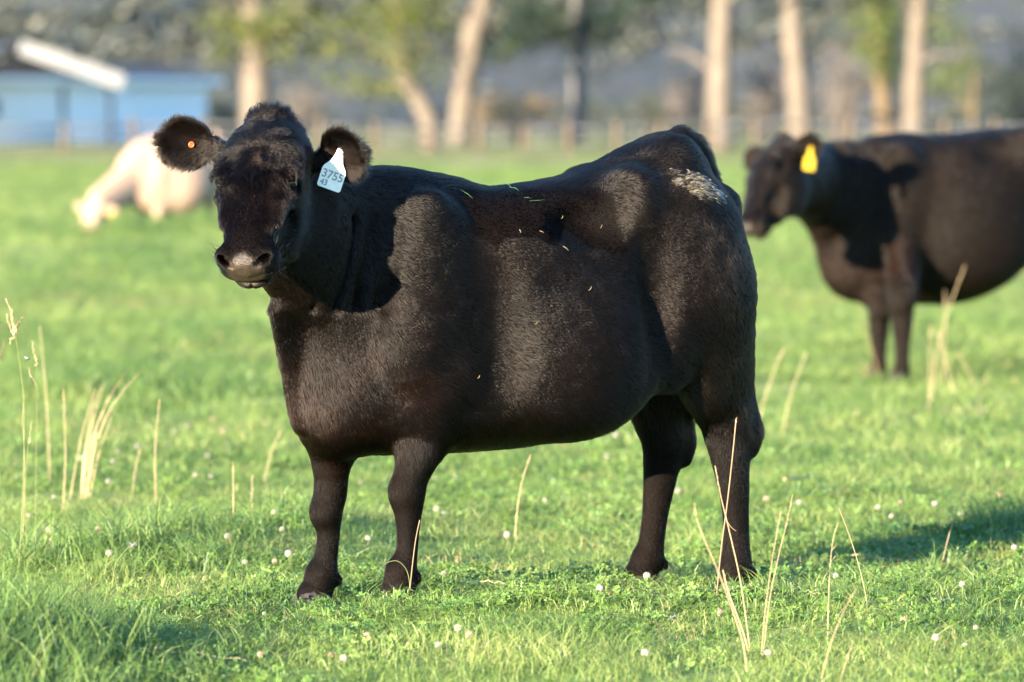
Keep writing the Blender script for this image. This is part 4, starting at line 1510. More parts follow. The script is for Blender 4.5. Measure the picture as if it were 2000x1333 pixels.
def hoof_mesh(mb, ax, s=1.0, toe=0.0):
    """Two claws: rounded prisms sloping forward, in the leg's local frame (x forward, y left, z up)."""
    for sg in (1, -1):
        prof = [(0.0, .062, -.058, .030), (.018, .066, -.060, .032), (.045, .050, -.052, .029), (.066, .030, -.046, .024)]
        rings = []
        for (zz, fx, bx, w) in prof:
            ring = []
            for k in range(10):
                t = 2 * math.pi * k / 10
                cx, cy = math.cos(t), math.sin(t)
                x = (fx if cx > 0 else -bx) * abs(cx) ** .8 * (1 if cx > 0 else -1)
                y = w * cy * .92 + sg * (w * .98 + .002)
                if cx > 0: y -= sg * .012 * cx
                ring.append(ax + np.array([x * s, y * s, zz * s]))
            rings.append(ring)
        v = [p for r in rings for p in r]
        f = []
        for i in range(3):
            for j in range(10):
                k = (j + 1) % 10
                f.append((i * 10 + j, i * 10 + k, (i + 1) * 10 + k, (i + 1) * 10 + j))
        f.append(tuple(range(10))[::-1]); f.append(tuple(30 + j for j in range(10)))
        mb.add(v, f)


def eye_parts(head, root, r=.0205, mat=None):
    for sg in (1, -1):
        c = head.w(.246, .0945 * sg, -.005)
        bm = bmesh.new()
        bmesh.ops.create_uvsphere(bm, u_segments=24, v_segments=16, radius=r * head.sc)
        me = bpy.data.meshes.new('eye'); bm.to_mesh(me); bm.free()
        me.polygons.foreach_set('use_smooth', np.ones(len(me.polygons), bool))
        me.materials.append(mat or M_EYE)
        o = bpy.data.objects.new('eye', me); COL.objects.link(o); o.parent = root; o.location = c


def tag_plate(outline, th, mat, parent, frame, name='ear_tag', loc=None, bend=0.0):
    """Flat plastic tag from an outline (x right, y up), with its real thickness."""
    o, X, Y, Z = frame
    n = len(outline)
    v = [(x, y, th / 2) for x, y in outline] + [(x, y, -th / 2) for x, y in outline]
    f = [tuple(range(n)), tuple(range(n, 2 * n))[::-1]] + [(j, n + j, n + (j + 1) % n, (j + 1) % n) for j in range(n)]
    ob = mesh_obj(name, v, f, mat, parent, False)
    M = Matrix((( X[0], Y[0], Z[0], o[0]), (X[1], Y[1], Z[1], o[1]), (X[2], Y[2], Z[2], o[2]), (0, 0, 0, 1)))
    ob.matrix_local = M
    return ob


def frame_from(fr, o, xdir, ydir):
    """Local frame for a tag: o local, world directions of its x and y axes."""
    Y = unit(fr.dirl(ydir)); X = fr.dirl(xdir); X = unit(X - X.dot(Y) * Y); Z = np.cross(X, Y)
    return o, X, Y, Z


TAG_OUT = [(-.008, .020), (-.005, .024), (.005, .024), (.008, .020), (.010, .004), (.016, -.012), (.028, -.026), (.031, -.034),
           (.031, -.074), (.027, -.078), (-.027, -.078), (-.031, -.074), (-.031, -.034), (-.028, -.026), (-.016, -.012), (-.010, .004)]

fine1 = (np.array(HEAD1.o) - [.30, .36, .62], np.array(HEAD1.o) + [.38, .36, .14])
V1, Q1 = cow_field(.0105, .0053, fine1, TORSO1, NECK1, LEGS1, HEAD1, EARS1, extra1, TAIL1)
N1 = normals(V1, Q1)
Z1 = cow_zones(V1, N1, HEAD1, EARS1)


def cow_tone(V, Z, base, pad, brown):
    n = len(V)
    t = np.tile(np.array(base), (n, 1))
    br = np.clip(.5 + .8 * vnoise(V, 5, 21), 0, 1)[:, None] * .5
    low = ((1 - sstep(V[:, 2], .62, .80)) * sstep(V[:, 2], .40, .52) * sstep(V[:, 0], .30, .42) * np.clip(.6 + .9 * vnoise(V, 11, 22), 0, 1))[:, None]
    t = t * (1 - np.maximum(br * .5, low * .9)) + np.array(brown) * np.maximum(br * .5, low * .9)
    t = t * (1 - Z['pad'][:, None]) + np.array(pad) * Z['pad'][:, None]
    return t


cow1 = empty('black_cow', F1.o, F1.rotz)
tag(cow1, 'nearest black cow, standing side on with a white numbered ear tag and pale rump crust', 'cow', 'cattle grazing the pasture')
TONE1 = cow_tone(V1, Z1, (.0028, .0019, .0014), (.034, .023, .016), (.011, .0046, .0028))
body1 = mesh_obj('body', V1, Q1, M_SKIN, cow1, True,
                 {'tone': ('FLOAT_COLOR', np.concatenate([TONE1, np.ones((len(V1), 1))], 1)), 'bare': ('FLOAT', Z1['pad'])})
eye_parts(HEAD1, cow1)
for rows, k in LEGS1:
    p = np.array(rows[-1][:3])
    mb = MB(); hoof_mesh(mb, np.array([p[0] + .008, p[1], -.012 if True else 0]), .86)
    mb.build('hoof', M_HOOF, cow1, True)

# coat
u, v, h = V1.T
L = np.full(len(V1), .017)
L = L * (1 + .5 * (1 - sstep(h, .5, .8)) * (h > .4) * (np.abs(v) < .3))
L = np.where(N1[:, 2] > .7, L * .75, L)
leg = 1 - sstep(h, .36, .50)
L = L * (1 - leg) + .0075 * leg
elbow = np.exp(-((u - .30) / .06) ** 2 - ((np.abs(v) - .24) / .1) ** 2 - ((h - .66) / .09) ** 2)
L = L + .022 * elbow
a_, b_, c_ = Z1['a'], Z1['b'], Z1['c']
fore = (1 - sstep(a_, .20, .32)) * sstep(c_, -.10, -.04) * Z1['head']
L = L * (1 - Z1['head']) + Z1['head'] * (.012 + .016 * fore + .012 * (a_ < .02))
L = L * (1 - sstep(a_, .38, .44) * Z1['head'] * .55)
L = L * (1 - Z1['ear']) + Z1['ear'] * (.014 + .014 * Z1['rim'] + .006 * Z1['inner'])
tailh = np.exp(-((u + .58) / .07) ** 2 - (v / .05) ** 2) * (h > 1.2)
L = L + .026 * tailh
switch = ((u < -.62) & (h < .72) & (h > .50) & (np.abs(v + .075) < .035)).astype(float)
L = L + .05 * switch
dens = np.ones(len(V1)) * (1 + 1.6 * Z1['head'] + 2.2 * Z1['ear'] + 1.2 * Z1['rim'])
dens = dens * (1 - sstep(Z1['pad'], .3, .7)) * (1 - Z1['eye'])
dens = dens * np.where(v < -.12, .45, 1.0) * (h > .055)
NH = 430000
P, NN, ip = sample_surface(V1, Q1, N1, dens, NH)
ZZ = {k: ip(Z1[k]) for k in ('a', 'b', 'c', 'ear', 'rim', 'inner', 'eard', 'head', 'pad')}
D = comb(P, NN, ZZ)
hc = head_comb(HEAD1, ZZ, P)
D = D * (1 - ZZ['head'][:, None]) + hc * ZZ['head'][:, None]
D = D * (1 - ZZ['ear'][:, None]) + ZZ['eard'] * ZZ['ear'][:, None]
D /= np.linalg.norm(D, axis=1, keepdims=True) + 1e-9
tuft = np.stack([vnoise(P, 22, s_) for s_ in (5, 6, 7)], 1) * .24 + np.stack([vnoise(P, 75, s_) for s_ in (8, 9, 10)], 1) * .12
legm = (1 - sstep(P[:, 2], .40, .55))[:, None]
D = D + tuft * (1 - .5 * legm) + rng.normal(0, .055, D.shape)
lenv = ip(L) * rng.uniform(.65, 1.25, NH) * (1 + .25 * vnoise(P, 30, 11))
hd0 = ZZ['head']
lift = np.clip(.13 + .10 * vnoise(P, 40, 12) + rng.normal(0, .04, NH) + .28 * ZZ['ear'] + .25 * ip(tailh) + .12 * ip(elbow) + .10 * hd0 + .30 * hd0 * sstep(ZZ['c'], -.09, -.02) * sstep(ZZ['a'], .17, .24), .03, 1.2)
lift = lift * (1 - .45 * legm[:, 0])
tone = ip(TONE1) * rng.uniform(.7, 1.5, NH)[:, None]
sun_bleach = np.clip(.5 + .9 * vnoise(P, 9, 31), 0, 1)[:, None] * (1 - .7 * ZZ['head'][:, None])
tone = tone * (1 - .35 * sun_bleach) + np.array([.017, .0095, .0050]) * .35 * sun_bleach
hd = (ZZ['head'] * (1 - sstep(ZZ['a'], .44, .5)))[:, None]
tone = tone * (1 + .15 * hd)
inn = (ZZ['inner'] * (1 - ZZ['rim']))[:, None]
tone = tone * (1 - .7 * inn) + np.array([.012, .008, .006]) * .7 * inn
whorl = np.exp(-((ZZ['a'] - .185) / .022) ** 2 - (ZZ['b'] / .010) ** 2)[:, None] * ZZ['head'][:, None] * (ZZ['c'][:, None] > -.02)
tone = tone * (1 - whorl) + np.array([.06, .036, .02]) * whorl
# dried pale crust on the rump
q = (P - np.array([-.468, .17, 1.178]))
rump = np.exp(-((q[:, 0] + .35 * q[:, 2] * 0 ) / .115) ** 2 - ((q[:, 2] - .40 * q[:, 0]) / .042) ** 2) * (P[:, 1] > .02)
rump = rump + .6 * np.exp(-((P[:, 0] + .645) / .03) ** 2 - ((P[:, 2] - 1.15) / .05) ** 2 - ((P[:, 1] - .05) / .08) ** 2)
rump = np.clip((rump * (1 + .9 * vnoise(P, 42, 41) + .6 * vnoise(P, 95, 42)) - .52) * 2.4, 0, 1)[:, None] * (rng.random(NH) < .62)[:, None]
tone = tone * (1 - rump) + np.array([.46, .33, .17]) * rump * rng.uniform(.6, 1.1, NH)[:, None] + 0
lift = lift + .45 * rump[:, 0]
curl = .55 * ip(fore) * 1.0
# coat flatter, shorter and much darker over the loin and upper flank, with a ragged lower edge
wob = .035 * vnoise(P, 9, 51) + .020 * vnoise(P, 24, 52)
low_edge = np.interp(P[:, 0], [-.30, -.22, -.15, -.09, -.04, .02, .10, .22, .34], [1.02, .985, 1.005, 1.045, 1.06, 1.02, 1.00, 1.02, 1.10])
dark_flat = sstep(P[:, 2] + wob, low_edge, low_edge + .012) * sstep(P[:, 0] + .6 * wob + .12 * (1.12 - P[:, 2]), -.205, -.185) * (1 - sstep(P[:, 0] + wob, .22, .34)) * (P[:, 1] > .01) * (1 - sstep(P[:, 2], 1.155, 1.185))
dark_flat = np.clip(dark_flat, 0, 1)
lenv = lenv * (1 - .5 * dark_flat); lift = lift * (1 - .7 * dark_flat); tone = tone * (1 - .95 * dark_flat[:, None])
strands('coat', P, NN, D, lenv, lift, tone, M_HAIR, cow1, rad=.00050 * (1 - .3 * legm[:, 0]), npt=4, curl=curl, sleek=np.maximum(dark_flat, .45 * legm[:, 0]))
# ---- its ear tag, ear button, straw and grass bits, lashes and whiskers
from mathutils.bvhtree import BVHTree
bvh1 = BVHTree.FromPolygons([tuple(p) for p in V1], [tuple(int(i) for i in q) for q in Q1])


def ray_local(fr, bvh, px_, py_):
    o = fr.loc(np.array([0, 0, CAM_H])); d = unit(fr.loc(pix(px_, py_, 20.0)) - o)
    hit = bvh.ray_cast(Vector(o), Vector(d))
    return (None, None) if hit[0] is None else (np.array(hit[0]), np.array(hit[1]))


M_TAGW = simple_mat('white_tag_plastic', [(.25, (.78, .72, .58)), (.6, (.86, .84, .80))], 45, .45, .4)
M_INK = simple_mat('tag_ink', [(.3, (.17, .20, .23)), (.7, (.36, .38, .39))], 200, .7, .2)
M_ORANGE = simple_mat('orange_plastic', [(.3, (.30, .045, .008)), (.7, (.42, .075, .012))], 60, .4, .5)
M_YELLOW = simple_mat('yellow_tag_plastic', [(.3, (.80, .48, .02)), (.7, (.92, .60, .04))], 45, .4, .4)

p, nn = ray_local(F1, bvh1, 661, 308)
if p is None: p = F1.px(661, 308, 15.75)
p = p + unit(F1.loc(np.array([0, 0, CAM_H])) - p) * .022
fr1 = frame_from(F1, p, (.92, .38, .05), (.30, .10, .92))
tg = tag_plate([(x * 1.16, y * 1.18) for x, y in TAG_OUT], .003, M_TAGW, cow1, fr1)
tg['label'] = 'white numbered tag hanging from the ear'
tag_text('3755', .033, M_INK, tg, 'tag_number', (0, -.054, .0021))
tag_text('43', .023, M_INK, tg, 'tag_number', (-.019, -.0785, .0021))
mb = MB(); mb.tube([(0, .016, -.012), (0, .016, .004)], .006, 10); mb.tube([(0, .016, .004), (0, .016, .006)], [.010, .007], 12)
mb.build('tag_stud', M_TAGW, tg, True)

p, nn = ray_local(F1, bvh1, 374, 283)
if p is None: p = F1.px(374, 283, 15.80)
cd = unit(F1.loc(np.array([0, 0, CAM_H])) - p)
fr2 = frame_from(F1, p + cd * .012, (1, 0, 0), (0, 0, 1))
mb = MB()
ring = []
for i in range(24):
    t = 2 * math.pi * i / 24
    for j in range(8):
        s_ = 2 * math.pi * j / 8
        r_ = .0062 + .0030 * math.cos(s_)
        ring.append((r_ * math.cos(t), r_ * math.sin(t), .0036 * math.sin(s_)))
mb.add(ring, [(i * 8 + j, ((i + 1) % 24) * 8 + j, ((i + 1) % 24) * 8 + (j + 1) % 8, i * 8 + (j + 1) % 8) for i in range(24) for j in range(8)])
mb.tube([(0, 0, -.014), (0, 0, .001)], .0042, 10)
btn = mb.build('ear_button', M_ORANGE, cow1, True)
btn.matrix_local = Matrix(((fr2[1][0], fr2[2][0], fr2[3][0], fr2[0][0]), (fr2[1][1], fr2[2][1], fr2[3][1], fr2[0][1]), (fr2[1][2], fr2[2][2], fr2[3][2], fr2[0][2]), (0, 0, 0, 1)))
btn['label'] = 'orange round button in the ear'

def flecks(name, spots, mat, seed):
    """Small stalks lying on the hair, joined into one part."""
    r = np.random.default_rng(seed)
    mb = MB()
    for (x, y, ln, ang) in spots:
        p, nn = ray_local(F1, bvh1, x, y)
        if p is None: continue
        e1 = unit(np.cross(nn, [.3, .2, .9])); e2 = np.cross(nn, e1)
        t = math.cos(ang) * e1 + math.sin(ang) * e2
        c = p + nn * .014
        mb.tube([c - t * ln / 2, c + nn * .003 + .1 * ln * e2, c + t * ln / 2], [.0004, .0006, .0003], 4)
    o = mb.build(name, mat, cow1)
    tag(o, kind='stuff')
    return o

flecks('grass_bits', [(990, 372, .05, .2), (1003, 378, .03, 1.0), (1047, 399, .05, 2.6), (1028, 395, .02, 2.2), (928, 356, .04, .9), (907, 386, .045, 1.6)],
       simple_mat('fresh_grass_bit', [(.3, (.04, .12, .05)), (.7, (.06, .17, .07))], 30), 3)
sp = [(1148, 568, .018, .4), (1090, 425, .012, .5), (1054, 458, .014, 2.2), (1175, 447, .012, 1.0), (1012, 457, .012, 1.3), (929, 735, .012, .5), (1100, 490, .02, 1.9), (1048, 632, .014, .6)]
sp += [(1320 + 95 * t + rng.normal(0, 12), 330 + 62 * t + rng.normal(0, 9), rng.uniform(.006, .014), rng.uniform(0, 3.1)) for t in rng.uniform(0, 1.1, 16)]
flecks('straw_bits', sp, M_STRAW, 4)

# lashes above the eyes, whiskers on the muzzle
pts, dirs, nrm = [], [], []
for sg in (1, -1):
    for i in range(46):
        t = rng.uniform(-1, 1)
        pts.append(HEAD1.w(.226 + .006 * abs(t) + .022 * (t * .5 + .0), .108 * sg, .018 + .006 * (1 - t * t) - .012 * abs(t)))
        dirs.append(HEAD1.d(.55 + .3 * t, .75 * sg, .25)); nrm.append(HEAD1.d(.1, .6 * sg, .6))
n0 = len(pts)
for sg in (1, -1):
    for i in range(60):
        a0, c0 = rng.uniform(.44, .50), rng.uniform(-.09, -.03)
        pts.append(HEAD1.w(a0, .074 * sg, c0)); dirs.append(HEAD1.d(rng.normal(-.1, .4), .8 * sg, rng.normal(-.1, .4))); nrm.append(HEAD1.d(.2, .6 * sg, rng.normal(0, .3)))
pts, dirs, nrm = np.array(pts), np.array(dirs), np.array(nrm)
nrm /= np.linalg.norm(nrm, axis=1, keepdims=True)
ln = np.concatenate([rng.uniform(.016, .028, n0), rng.uniform(.02, .05, len(pts) - n0)])
strands('lashes_and_whiskers', pts, nrm, dirs, ln, np.full(len(pts), .25), np.tile([.01, .008, .007], (len(pts), 1)), M_HAIR, cow1, rad=.0006, npt=4, gravity=.3)


# ------------------------------------------------------------------ the second black cow and the cream cow
def simple_coat(V, Q, N, Z, head, root, n, tone, mat, rad, length):
    dens = np.ones(len(V)) * (1 + Z['head'] + Z['ear']) * (1 - sstep(Z['pad'], .3, .7)) * (1 - Z['eye']) * (V[:, 2] > .05)
    P, NN, ip = sample_surface(V, Q, N, dens, n)
    ZZ = {k: ip(Z[k]) for k in ('a', 'b', 'c', 'ear', 'rim', 'inner', 'eard', 'head', 'pad')}
    D = comb(P, NN, ZZ)
    hc = head_comb(head, ZZ, P)
    D = D * (1 - ZZ['head'][:, None]) + hc * ZZ['head'][:, None]
    D = D * (1 - ZZ['ear'][:, None]) + ZZ['eard'] * ZZ['ear'][:, None]
    D = D + np.stack([vnoise(P, 20, s_) for s_ in (5, 6, 7)], 1) * .25
    leg = 1 - sstep(P[:, 2], .36, .5)
    ln = length * (1 - .5 * leg) * rng.uniform(.7, 1.3, n)
    lift = np.clip(.15 + rng.normal(0, .08, n) + .25 * ZZ['ear'], .03, 1)
    tn = ip(tone) * rng.uniform(.7, 1.4, n)[:, None]
    strands('coat', P, NN, D, ln, lift, tn, mat, root, rad=rad, npt=3)


# second black cow: taller, level back, looking left past the rump of the first
F2 = CowFrame(2.40, 30.75, math.radians(24), float(terrain(2.4, 30.5)), 1.10)
TORSO2 = []
for r_ in TORSO1:
    q = list(r_); u_ = q[0]
    lvl = (np.interp(u_, [-.55, -.4, -.2, .1, .3, .5, .58], [1.34, 1.36, 1.355, 1.325, 1.295, 1.255, 1.19]) - F2.o[2]) / F2.sc - .012
    q[1] = float(lvl) if -.56 < u_ < .58 else q[1] - .03; q[2] = float(q[2] - np.interp(u_, [-.6, -.3, 0, .5, .72], [.02, .05, .085, .06, .06])); q[3] *= 1.07
    TORSO2.append(q)
P2 = F2.px(1520, 272, 29.75); M2 = F2.px(1444, 442, 29.45)
HEAD2 = Head(P2, M2, F2.dirl((-.88, -.40, .42)), 1.0)
NECK2 = [[.30, .0, .88, .20, .30], [.45, .015, .885, .185, .285], [.58, .04, .91, .155, .245], [.70, .07, .925, .135, .235],
         [.80, .09, .945, .122, .205], [float(P2[0]) - .06, float(P2[1]) - .02, float(P2[2]) - .19, .108, .155]]
R2a, R2b = HEAD2.w(.085, -.092, -.055), HEAD2.w(.085, .092, -.055)
EARS2 = [Ear(R2a, F2.px(1404, 286, 30.05) - R2a, F2.dirl((-.50, -.85, .1)), .165, .064, .25),
         Ear(R2b, F2.px(1592, 282, 29.62) - R2b, F2.dirl((.30, -.90, -.2)), .150, .064, .25)]
LEGS2 = [([[.37, .165, .95, .055, .11], [.38, .18, .82, .075, .13], [.38, .175, .68, .072, .11]] +
          px_leg(F2, [(1762, 570, .072, .066, .0), (1762, 610, .058, .056, 0), (1762, 640, .050, .050, 0), (1762, 664, .040, .041, 0),
                      (1762, 690, .034, .034, 0), (1762, 712, .036, .035, 0), (1760, 730, .046, .042, 0), (1758, 742, .048, .044, 0), (1755, 752, .050, .046, 0)], 30.1), .05),
         ([[.44, -.16, .93, .055, .11], [.47, -.165, .80, .07, .12], [.49, -.15, .66, .068, .10]] +
          px_leg(F2, [(1716, 590, .062, .058, 0), (1717, 620, .053, .052, 0), (1717, 644, .049, .048, 0), (1717, 666, .040, .040, 0),
                      (1717, 690, .034, .034, 0), (1717, 710, .036, .035, 0), (1715, 726, .045, .042, 0), (1713, 738, .047, .044, 0), (1710, 748, .050, .046, 0)], 30.4), .05),
         ([[r_[0] - .13] + r_[1:] for r_ in LEGS1[2][0]], .05), ([[r_[0] - .13] + r_[1:] for r_ in LEGS1[3][0]], .05)]
V2, Q2 = cow_field(.016, .009, (np.array(HEAD2.o) - [.30, .36, .62], np.array(HEAD2.o) + [.34, .40, .16]), TORSO2, NECK2, LEGS2, HEAD2, EARS2,
                   extra_plain, [[q[0], q[1], q[2] - (.09 if q[2] > 1.1 else .03), q[3], q[4]] for q in TAIL1], bounds=((-.86, -.5, -.04), (1.4, .62, 1.5)))
N2 = normals(V2, Q2)
Z2 = cow_zones(V2, N2, HEAD2, EARS2)
cow2 = empty('black_cow', F2.o, F2.rotz, F2.sc)
tag(cow2, 'black cow with a yellow ear tag, farther off behind the rump of the nearest cow', 'cow', 'cattle grazing the pasture')
TONE2 = cow_tone(V2, Z2, (.0065, .0044, .0030), (.03, .022, .019), (.012, .006, .004))
mesh_obj('body', V2, Q2, M_SKIN, cow2, True, {'tone': ('FLOAT_COLOR', np.concatenate([TONE2, np.ones((len(V2), 1))], 1)), 'bare': ('FLOAT', Z2['pad'])})
eye_parts(HEAD2, cow2)
for rows, k in LEGS2:
    mb = MB(); hoof_mesh(mb, np.array([rows[-1][0] + .008, rows[-1][1], -.012]), .86); mb.build('hoof', M_HOOF, cow2, True)
simple_coat(V2, Q2, N2, Z2, HEAD2, cow2, 60000, TONE2 * 1.3, M_HAIR, .0013, .018)
bvh2 = BVHTree.FromPolygons([tuple(p) for p in V2], [tuple(int(i) for i in q) for q in Q2])
p, nn = ray_local(F2, bvh2, 1583, 298)
if p is None: p = F2.px(1583, 298, 29.6)
p = p + unit(F2.loc(np.array([0, 0, CAM_H])) - p) * .03
tg2 = tag_plate([(x * 1.0, y * 1.1) for x, y in TAG_OUT], .003, M_YELLOW, cow2, frame_from(F2, p, (.80, .55, 0), (.10, .05, 1.0)))
tg2['label'] = 'blank yellow tag hanging from the ear'

# cream cow, head down in the grass
F3 = CowFrame((350 - 1000) * 66.0 / FPX, 66.0, math.radians(40), float(terrain(-3.9, 66.0)) - .10, 1.0)
TORSO3 = []
for r_ in TORSO1:
    q = list(r_); u_ = q[0]
    q[1] = float(np.interp(u_, [-.665, -.55, -.4, -.2, .1, .3, .45, .55, .725], [q[1], 1.215, 1.25, 1.25, 1.25, 1.24, 1.19, 1.10, q[1]]))
    q[2] = float(q[2] - np.interp(u_, [-.6, -.3, 0, .3, .72], [.02, .09, .15, .10, .02])); q[3] *= 1.15
    TORSO3.append(q)
P3 = F3.px(186, 398, 65.1); M3 = F3.px(164, 470, 64.85)
HEAD3 = Head(P3, M3, F3.dirl((-.50, -.80, .35)), 1.0)
NECK3 = [[.32, .0, .92, .20, .32], [.46, .0, .88, .19, .32], [.60, .0, .80, .175, .29], [.74, .01, .69, .15, .24], [float(P3[0]) - .06, float(P3[1]) * .8, float(P3[2]) + .0, .115, .17]]
EARS3 = [Ear(P3 + HEAD3.d(.07, -.10, -.05), F3.dirl((-.85, .1, .45)), F3.dirl((-.1, -.95, 0)), .175, .062, .3),
         Ear(P3 + HEAD3.d(.07, .10, -.05), F3.dirl((.85, -.1, -.05)), F3.dirl((.1, -.95, -.1)), .165, .060, .3)]
def default_leg(rows, du, dv):
    return [[r_[0] + du, r_[1] + dv, r_[2], r_[3], r_[4]] for r_ in rows]
V3, Q3 = cow_field(.019, .012, (np.array(HEAD3.o) - [.30, .36, .62], np.array(HEAD3.o) + [.34, .40, .16]), TORSO3, NECK3,
                   [(default_leg(LEGS1[0][0], -.02, .0), .05), (default_leg(LEGS1[1][0], -.10, 0), .05), (LEGS1[2][0], .05), (LEGS1[3][0], .05)], HEAD3, EARS3,
                   extra_plain, [[q[0], q[1], q[2] - (.05 if q[2] > 1.1 else 0), q[3], q[4]] for q in TAIL1], bounds=((-.86, -.5, -.06), (1.5, .66, 1.45)))
N3 = normals(V3, Q3)
Z3 = cow_zones(V3, N3, HEAD3, EARS3)
cow3 = empty('cream_cow', F3.o, F3.rotz, F3.sc)
tag(cow3, 'pale cream cow grazing head down in front of the white barn', 'cow', 'cattle grazing the pasture')
TONE3 = cow_tone(V3, Z3, (.29, .20, .15), (.22, .14, .11), (.29, .205, .145))
M_CREAM = skin_mat('cream_coat', .7, .2)
M_CREAMH = hair_mat('cream_hair', .45, .6)
mesh_obj('body', V3, Q3, M_CREAM, cow3, True, {'tone': ('FLOAT_COLOR', np.concatenate([TONE3 * 1.25, np.ones((len(V3), 1))], 1)), 'bare': ('FLOAT', Z3['pad'])})
eye_parts(HEAD3, cow3)
for rows, k in [(default_leg(LEGS1[0][0], -.02, .0), 0), (default_leg(LEGS1[1][0], -.10, 0), 0), LEGS1[2], LEGS1[3]]:
    mb = MB(); hoof_mesh(mb, np.array([rows[-1][0] + .008, rows[-1][1], -.012]), .86); mb.build('hoof', M_HOOF, cow3, True)
p = EARS3[1].o + EARS3[1].E * .09
p = p + unit(F3.loc(np.array([0, 0, CAM_H])) - p) * .035
tg3 = tag_plate([(x * .7, y * .75) for x, y in TAG_OUT], .003, M_YELLOW, cow3, frame_from(F3, p, (.9, .4, 0), (.05, .05, 1.0)))
# ------------------------------------------------------------------ dry stalks, seed heads, clover flowers, a fly
GZ = 15000.0


def ground_at(px_, py_):
    """Point of the pasture seen at a pixel."""
    d = 15.0
    for _ in range(30):
        p = pix(px_, py_, d)
        dz = p[2] - float(terrain(p[0], d))
        d += dz * FPX / max(40.0, (py_ - 250.0)) * .8
        d = min(max(d, 8), 200)
    return pix(px_, py_, d), d


def seed_spike(mb, pts, rad, n, r):
    """Small overlapping grains along a stem."""
    P = resample([list(p) for p in pts], n)
    for i in range(n):
        c = P[i]; t = unit(P[min(i + 1, n - 1)] - P[max(i - 1, 0)])
        s = unit(np.cross(t, r.normal(0, 1, 3))); f = 1.1 - .7 * i / n
        a = c + s * rad * f; 
        mb.tube([tuple(c), tuple(c + (a - c) * .9 + t * rad * .6), tuple(a + t * rad * 1.9)], [rad * .25, rad * .5 * f, rad * .08], 5)


def stalk(label, pts_px, mat, rad=.0013, group='dry grass stalks', name='grass_stalk', head=None, seed=0, dy=0.0, extra=None, d=None, tipthin=.45):
    """pts_px: from the root upward. The root stands on the ground at its pixel; the rest at the same distance."""
    r = np.random.default_rng(900 + seed)
    p0, dd = ground_at(*pts_px[0])
    if d: dd = d
    p0 = pix(*pts_px[0], dd)
    W = [pix(x, y, dd + dy * i / max(1, len(pts_px) - 1)) for i, (x, y) in enumerate(pts_px)]
    g0 = float(terrain(W[0][0], dd))
    W[0][2] = min(W[0][2], g0 - .005) if not d else W[0][2]
    base = np.array([W[0][0], dd, g0])
    t = empty(name, base)
    tag(t, label, 'grass stalk', group)
    L = [w - base for w in W]
    P = resample([list(p) for p in L], 5 * len(L))
    mb = MB(); mb.tube([tuple(p) for p in P], list(.95 * np.linspace(rad, rad * tipthin, len(P))), 6)
    st = mb.build('stem', mat, t, True)
    if head:
        k = max(2, int(len(P) * (1 - head[0])))
        mb = MB(); seed_spike(mb, P[k:], head[1], head[2], r)
        mb.build('seed_head', head[3] if len(head) > 3 else mat, t, True)
    for q in extra or []:
        E = [pix(x, y, dd + dy) - base for x, y in q[0]]
        E = resample([list(p) for p in E], 10)
        mb = MB(); mb.tube([tuple(p) for p in E], list(np.linspace(q[1], q[1] * .5, 10)), 5)
        if len(q) > 2: seed_spike(mb, E[int(10 * q[2][0]):], q[2][1], q[2][2], r)
        mb.build(q[3] if len(q) > 3 else 'side_shoot', q[4] if len(q) > 4 else mat, t, True)
    return t


# right foreground
stalk('tallest brown stalk with a broken side shoot, in front of the near hind leg', [(1399, 1172), (1408, 1080), (1421, 980), (1431, 890), (1438, 818)], M_STRAWB, .0027, seed=1, d=15.6,
      extra=[([(1421, 1020), (1428, 1030), (1438, 1038)], .0016)], head=(.06, .0030, 5), tipthin=.8)
stalk('long pale stalk crossing behind the tall brown stalk', [(1466, 1272), (1447, 1140), (1425, 1040), (1408, 970), (1397, 912)], M_STRAW, .0020, head=(.22, .0022, 26), seed=2)
stalk('bent pale stalk leaning far left with its root at the lower picture edge', [(1461, 1338), (1452, 1260), (1430, 1190), (1402, 1115), (1372, 1045), (1360, 1010), (1357, 984)], M_STRAW, .0020, head=(.16, .0018, 18), seed=3)
stalk('short snapped stalk low beside the crossing stalks', [(1466, 1285), (1450, 1230), (1424, 1160), (1412, 1114)], M_STRAW, .0024, seed=4, tipthin=.8)
stalk('straight thin spike, shorter of the pair right of the near hind hoof', [(1486, 1292), (1495, 1190), (1509, 1090), (1525, 1000)], M_STRAW, .0015, head=(.35, .0020, 26), seed=5)
stalk('taller spike bending right, of the pair right of the near hind hoof', [(1490, 1286), (1502, 1180), (1520, 1090), (1537, 1020), (1548, 967)], M_STRAW, .0015, head=(.32, .0023, 26), seed=6)
stalk('thin stalk with two side grains, left of the single leaning stalk', [(1616, 1272), (1618, 1180), (1622, 1100), (1628, 1050), (1637, 1022)], M_STRAW, .0016, seed=7,
      extra=[([(1624, 1076), (1631, 1068), (1635, 1062)], .0011), ([(1622, 1098), (1629, 1090), (1632, 1086)], .0011)], head=(.25, .0016, 16))
stalk('pale stalk with an arched tip at the lower right', [(1600, 1340), (1622, 1260), (1648, 1195), (1673, 1150)], M_STRAW, .0015, head=(.3, .0016, 16), seed=8)
stalk('short stalk at the lower picture edge, right of the arched stalk', [(1638, 1340), (1650, 1300), (1668, 1250)], M_STRAW, .0013, head=(.3, .0018, 10), seed=9)
stalk('smooth single stalk leaning left over open grass', [(1697, 1196), (1684, 1130), (1662, 1055), (1638, 992)], M_STRAW, .0015, seed=10)
stalk('thin stalk leaning right by the right-hand shadow', [(1838, 1106), (1855, 1040), (1873, 985), (1891, 938)], M_STRAW, .0015, head=(.2, .0018, 12), seed=11)
stalk('faint green stalk near the right edge', [(1936, 1088), (1934, 1000), (1932, 930)], M_GREENSTEM, .0012, seed=12)
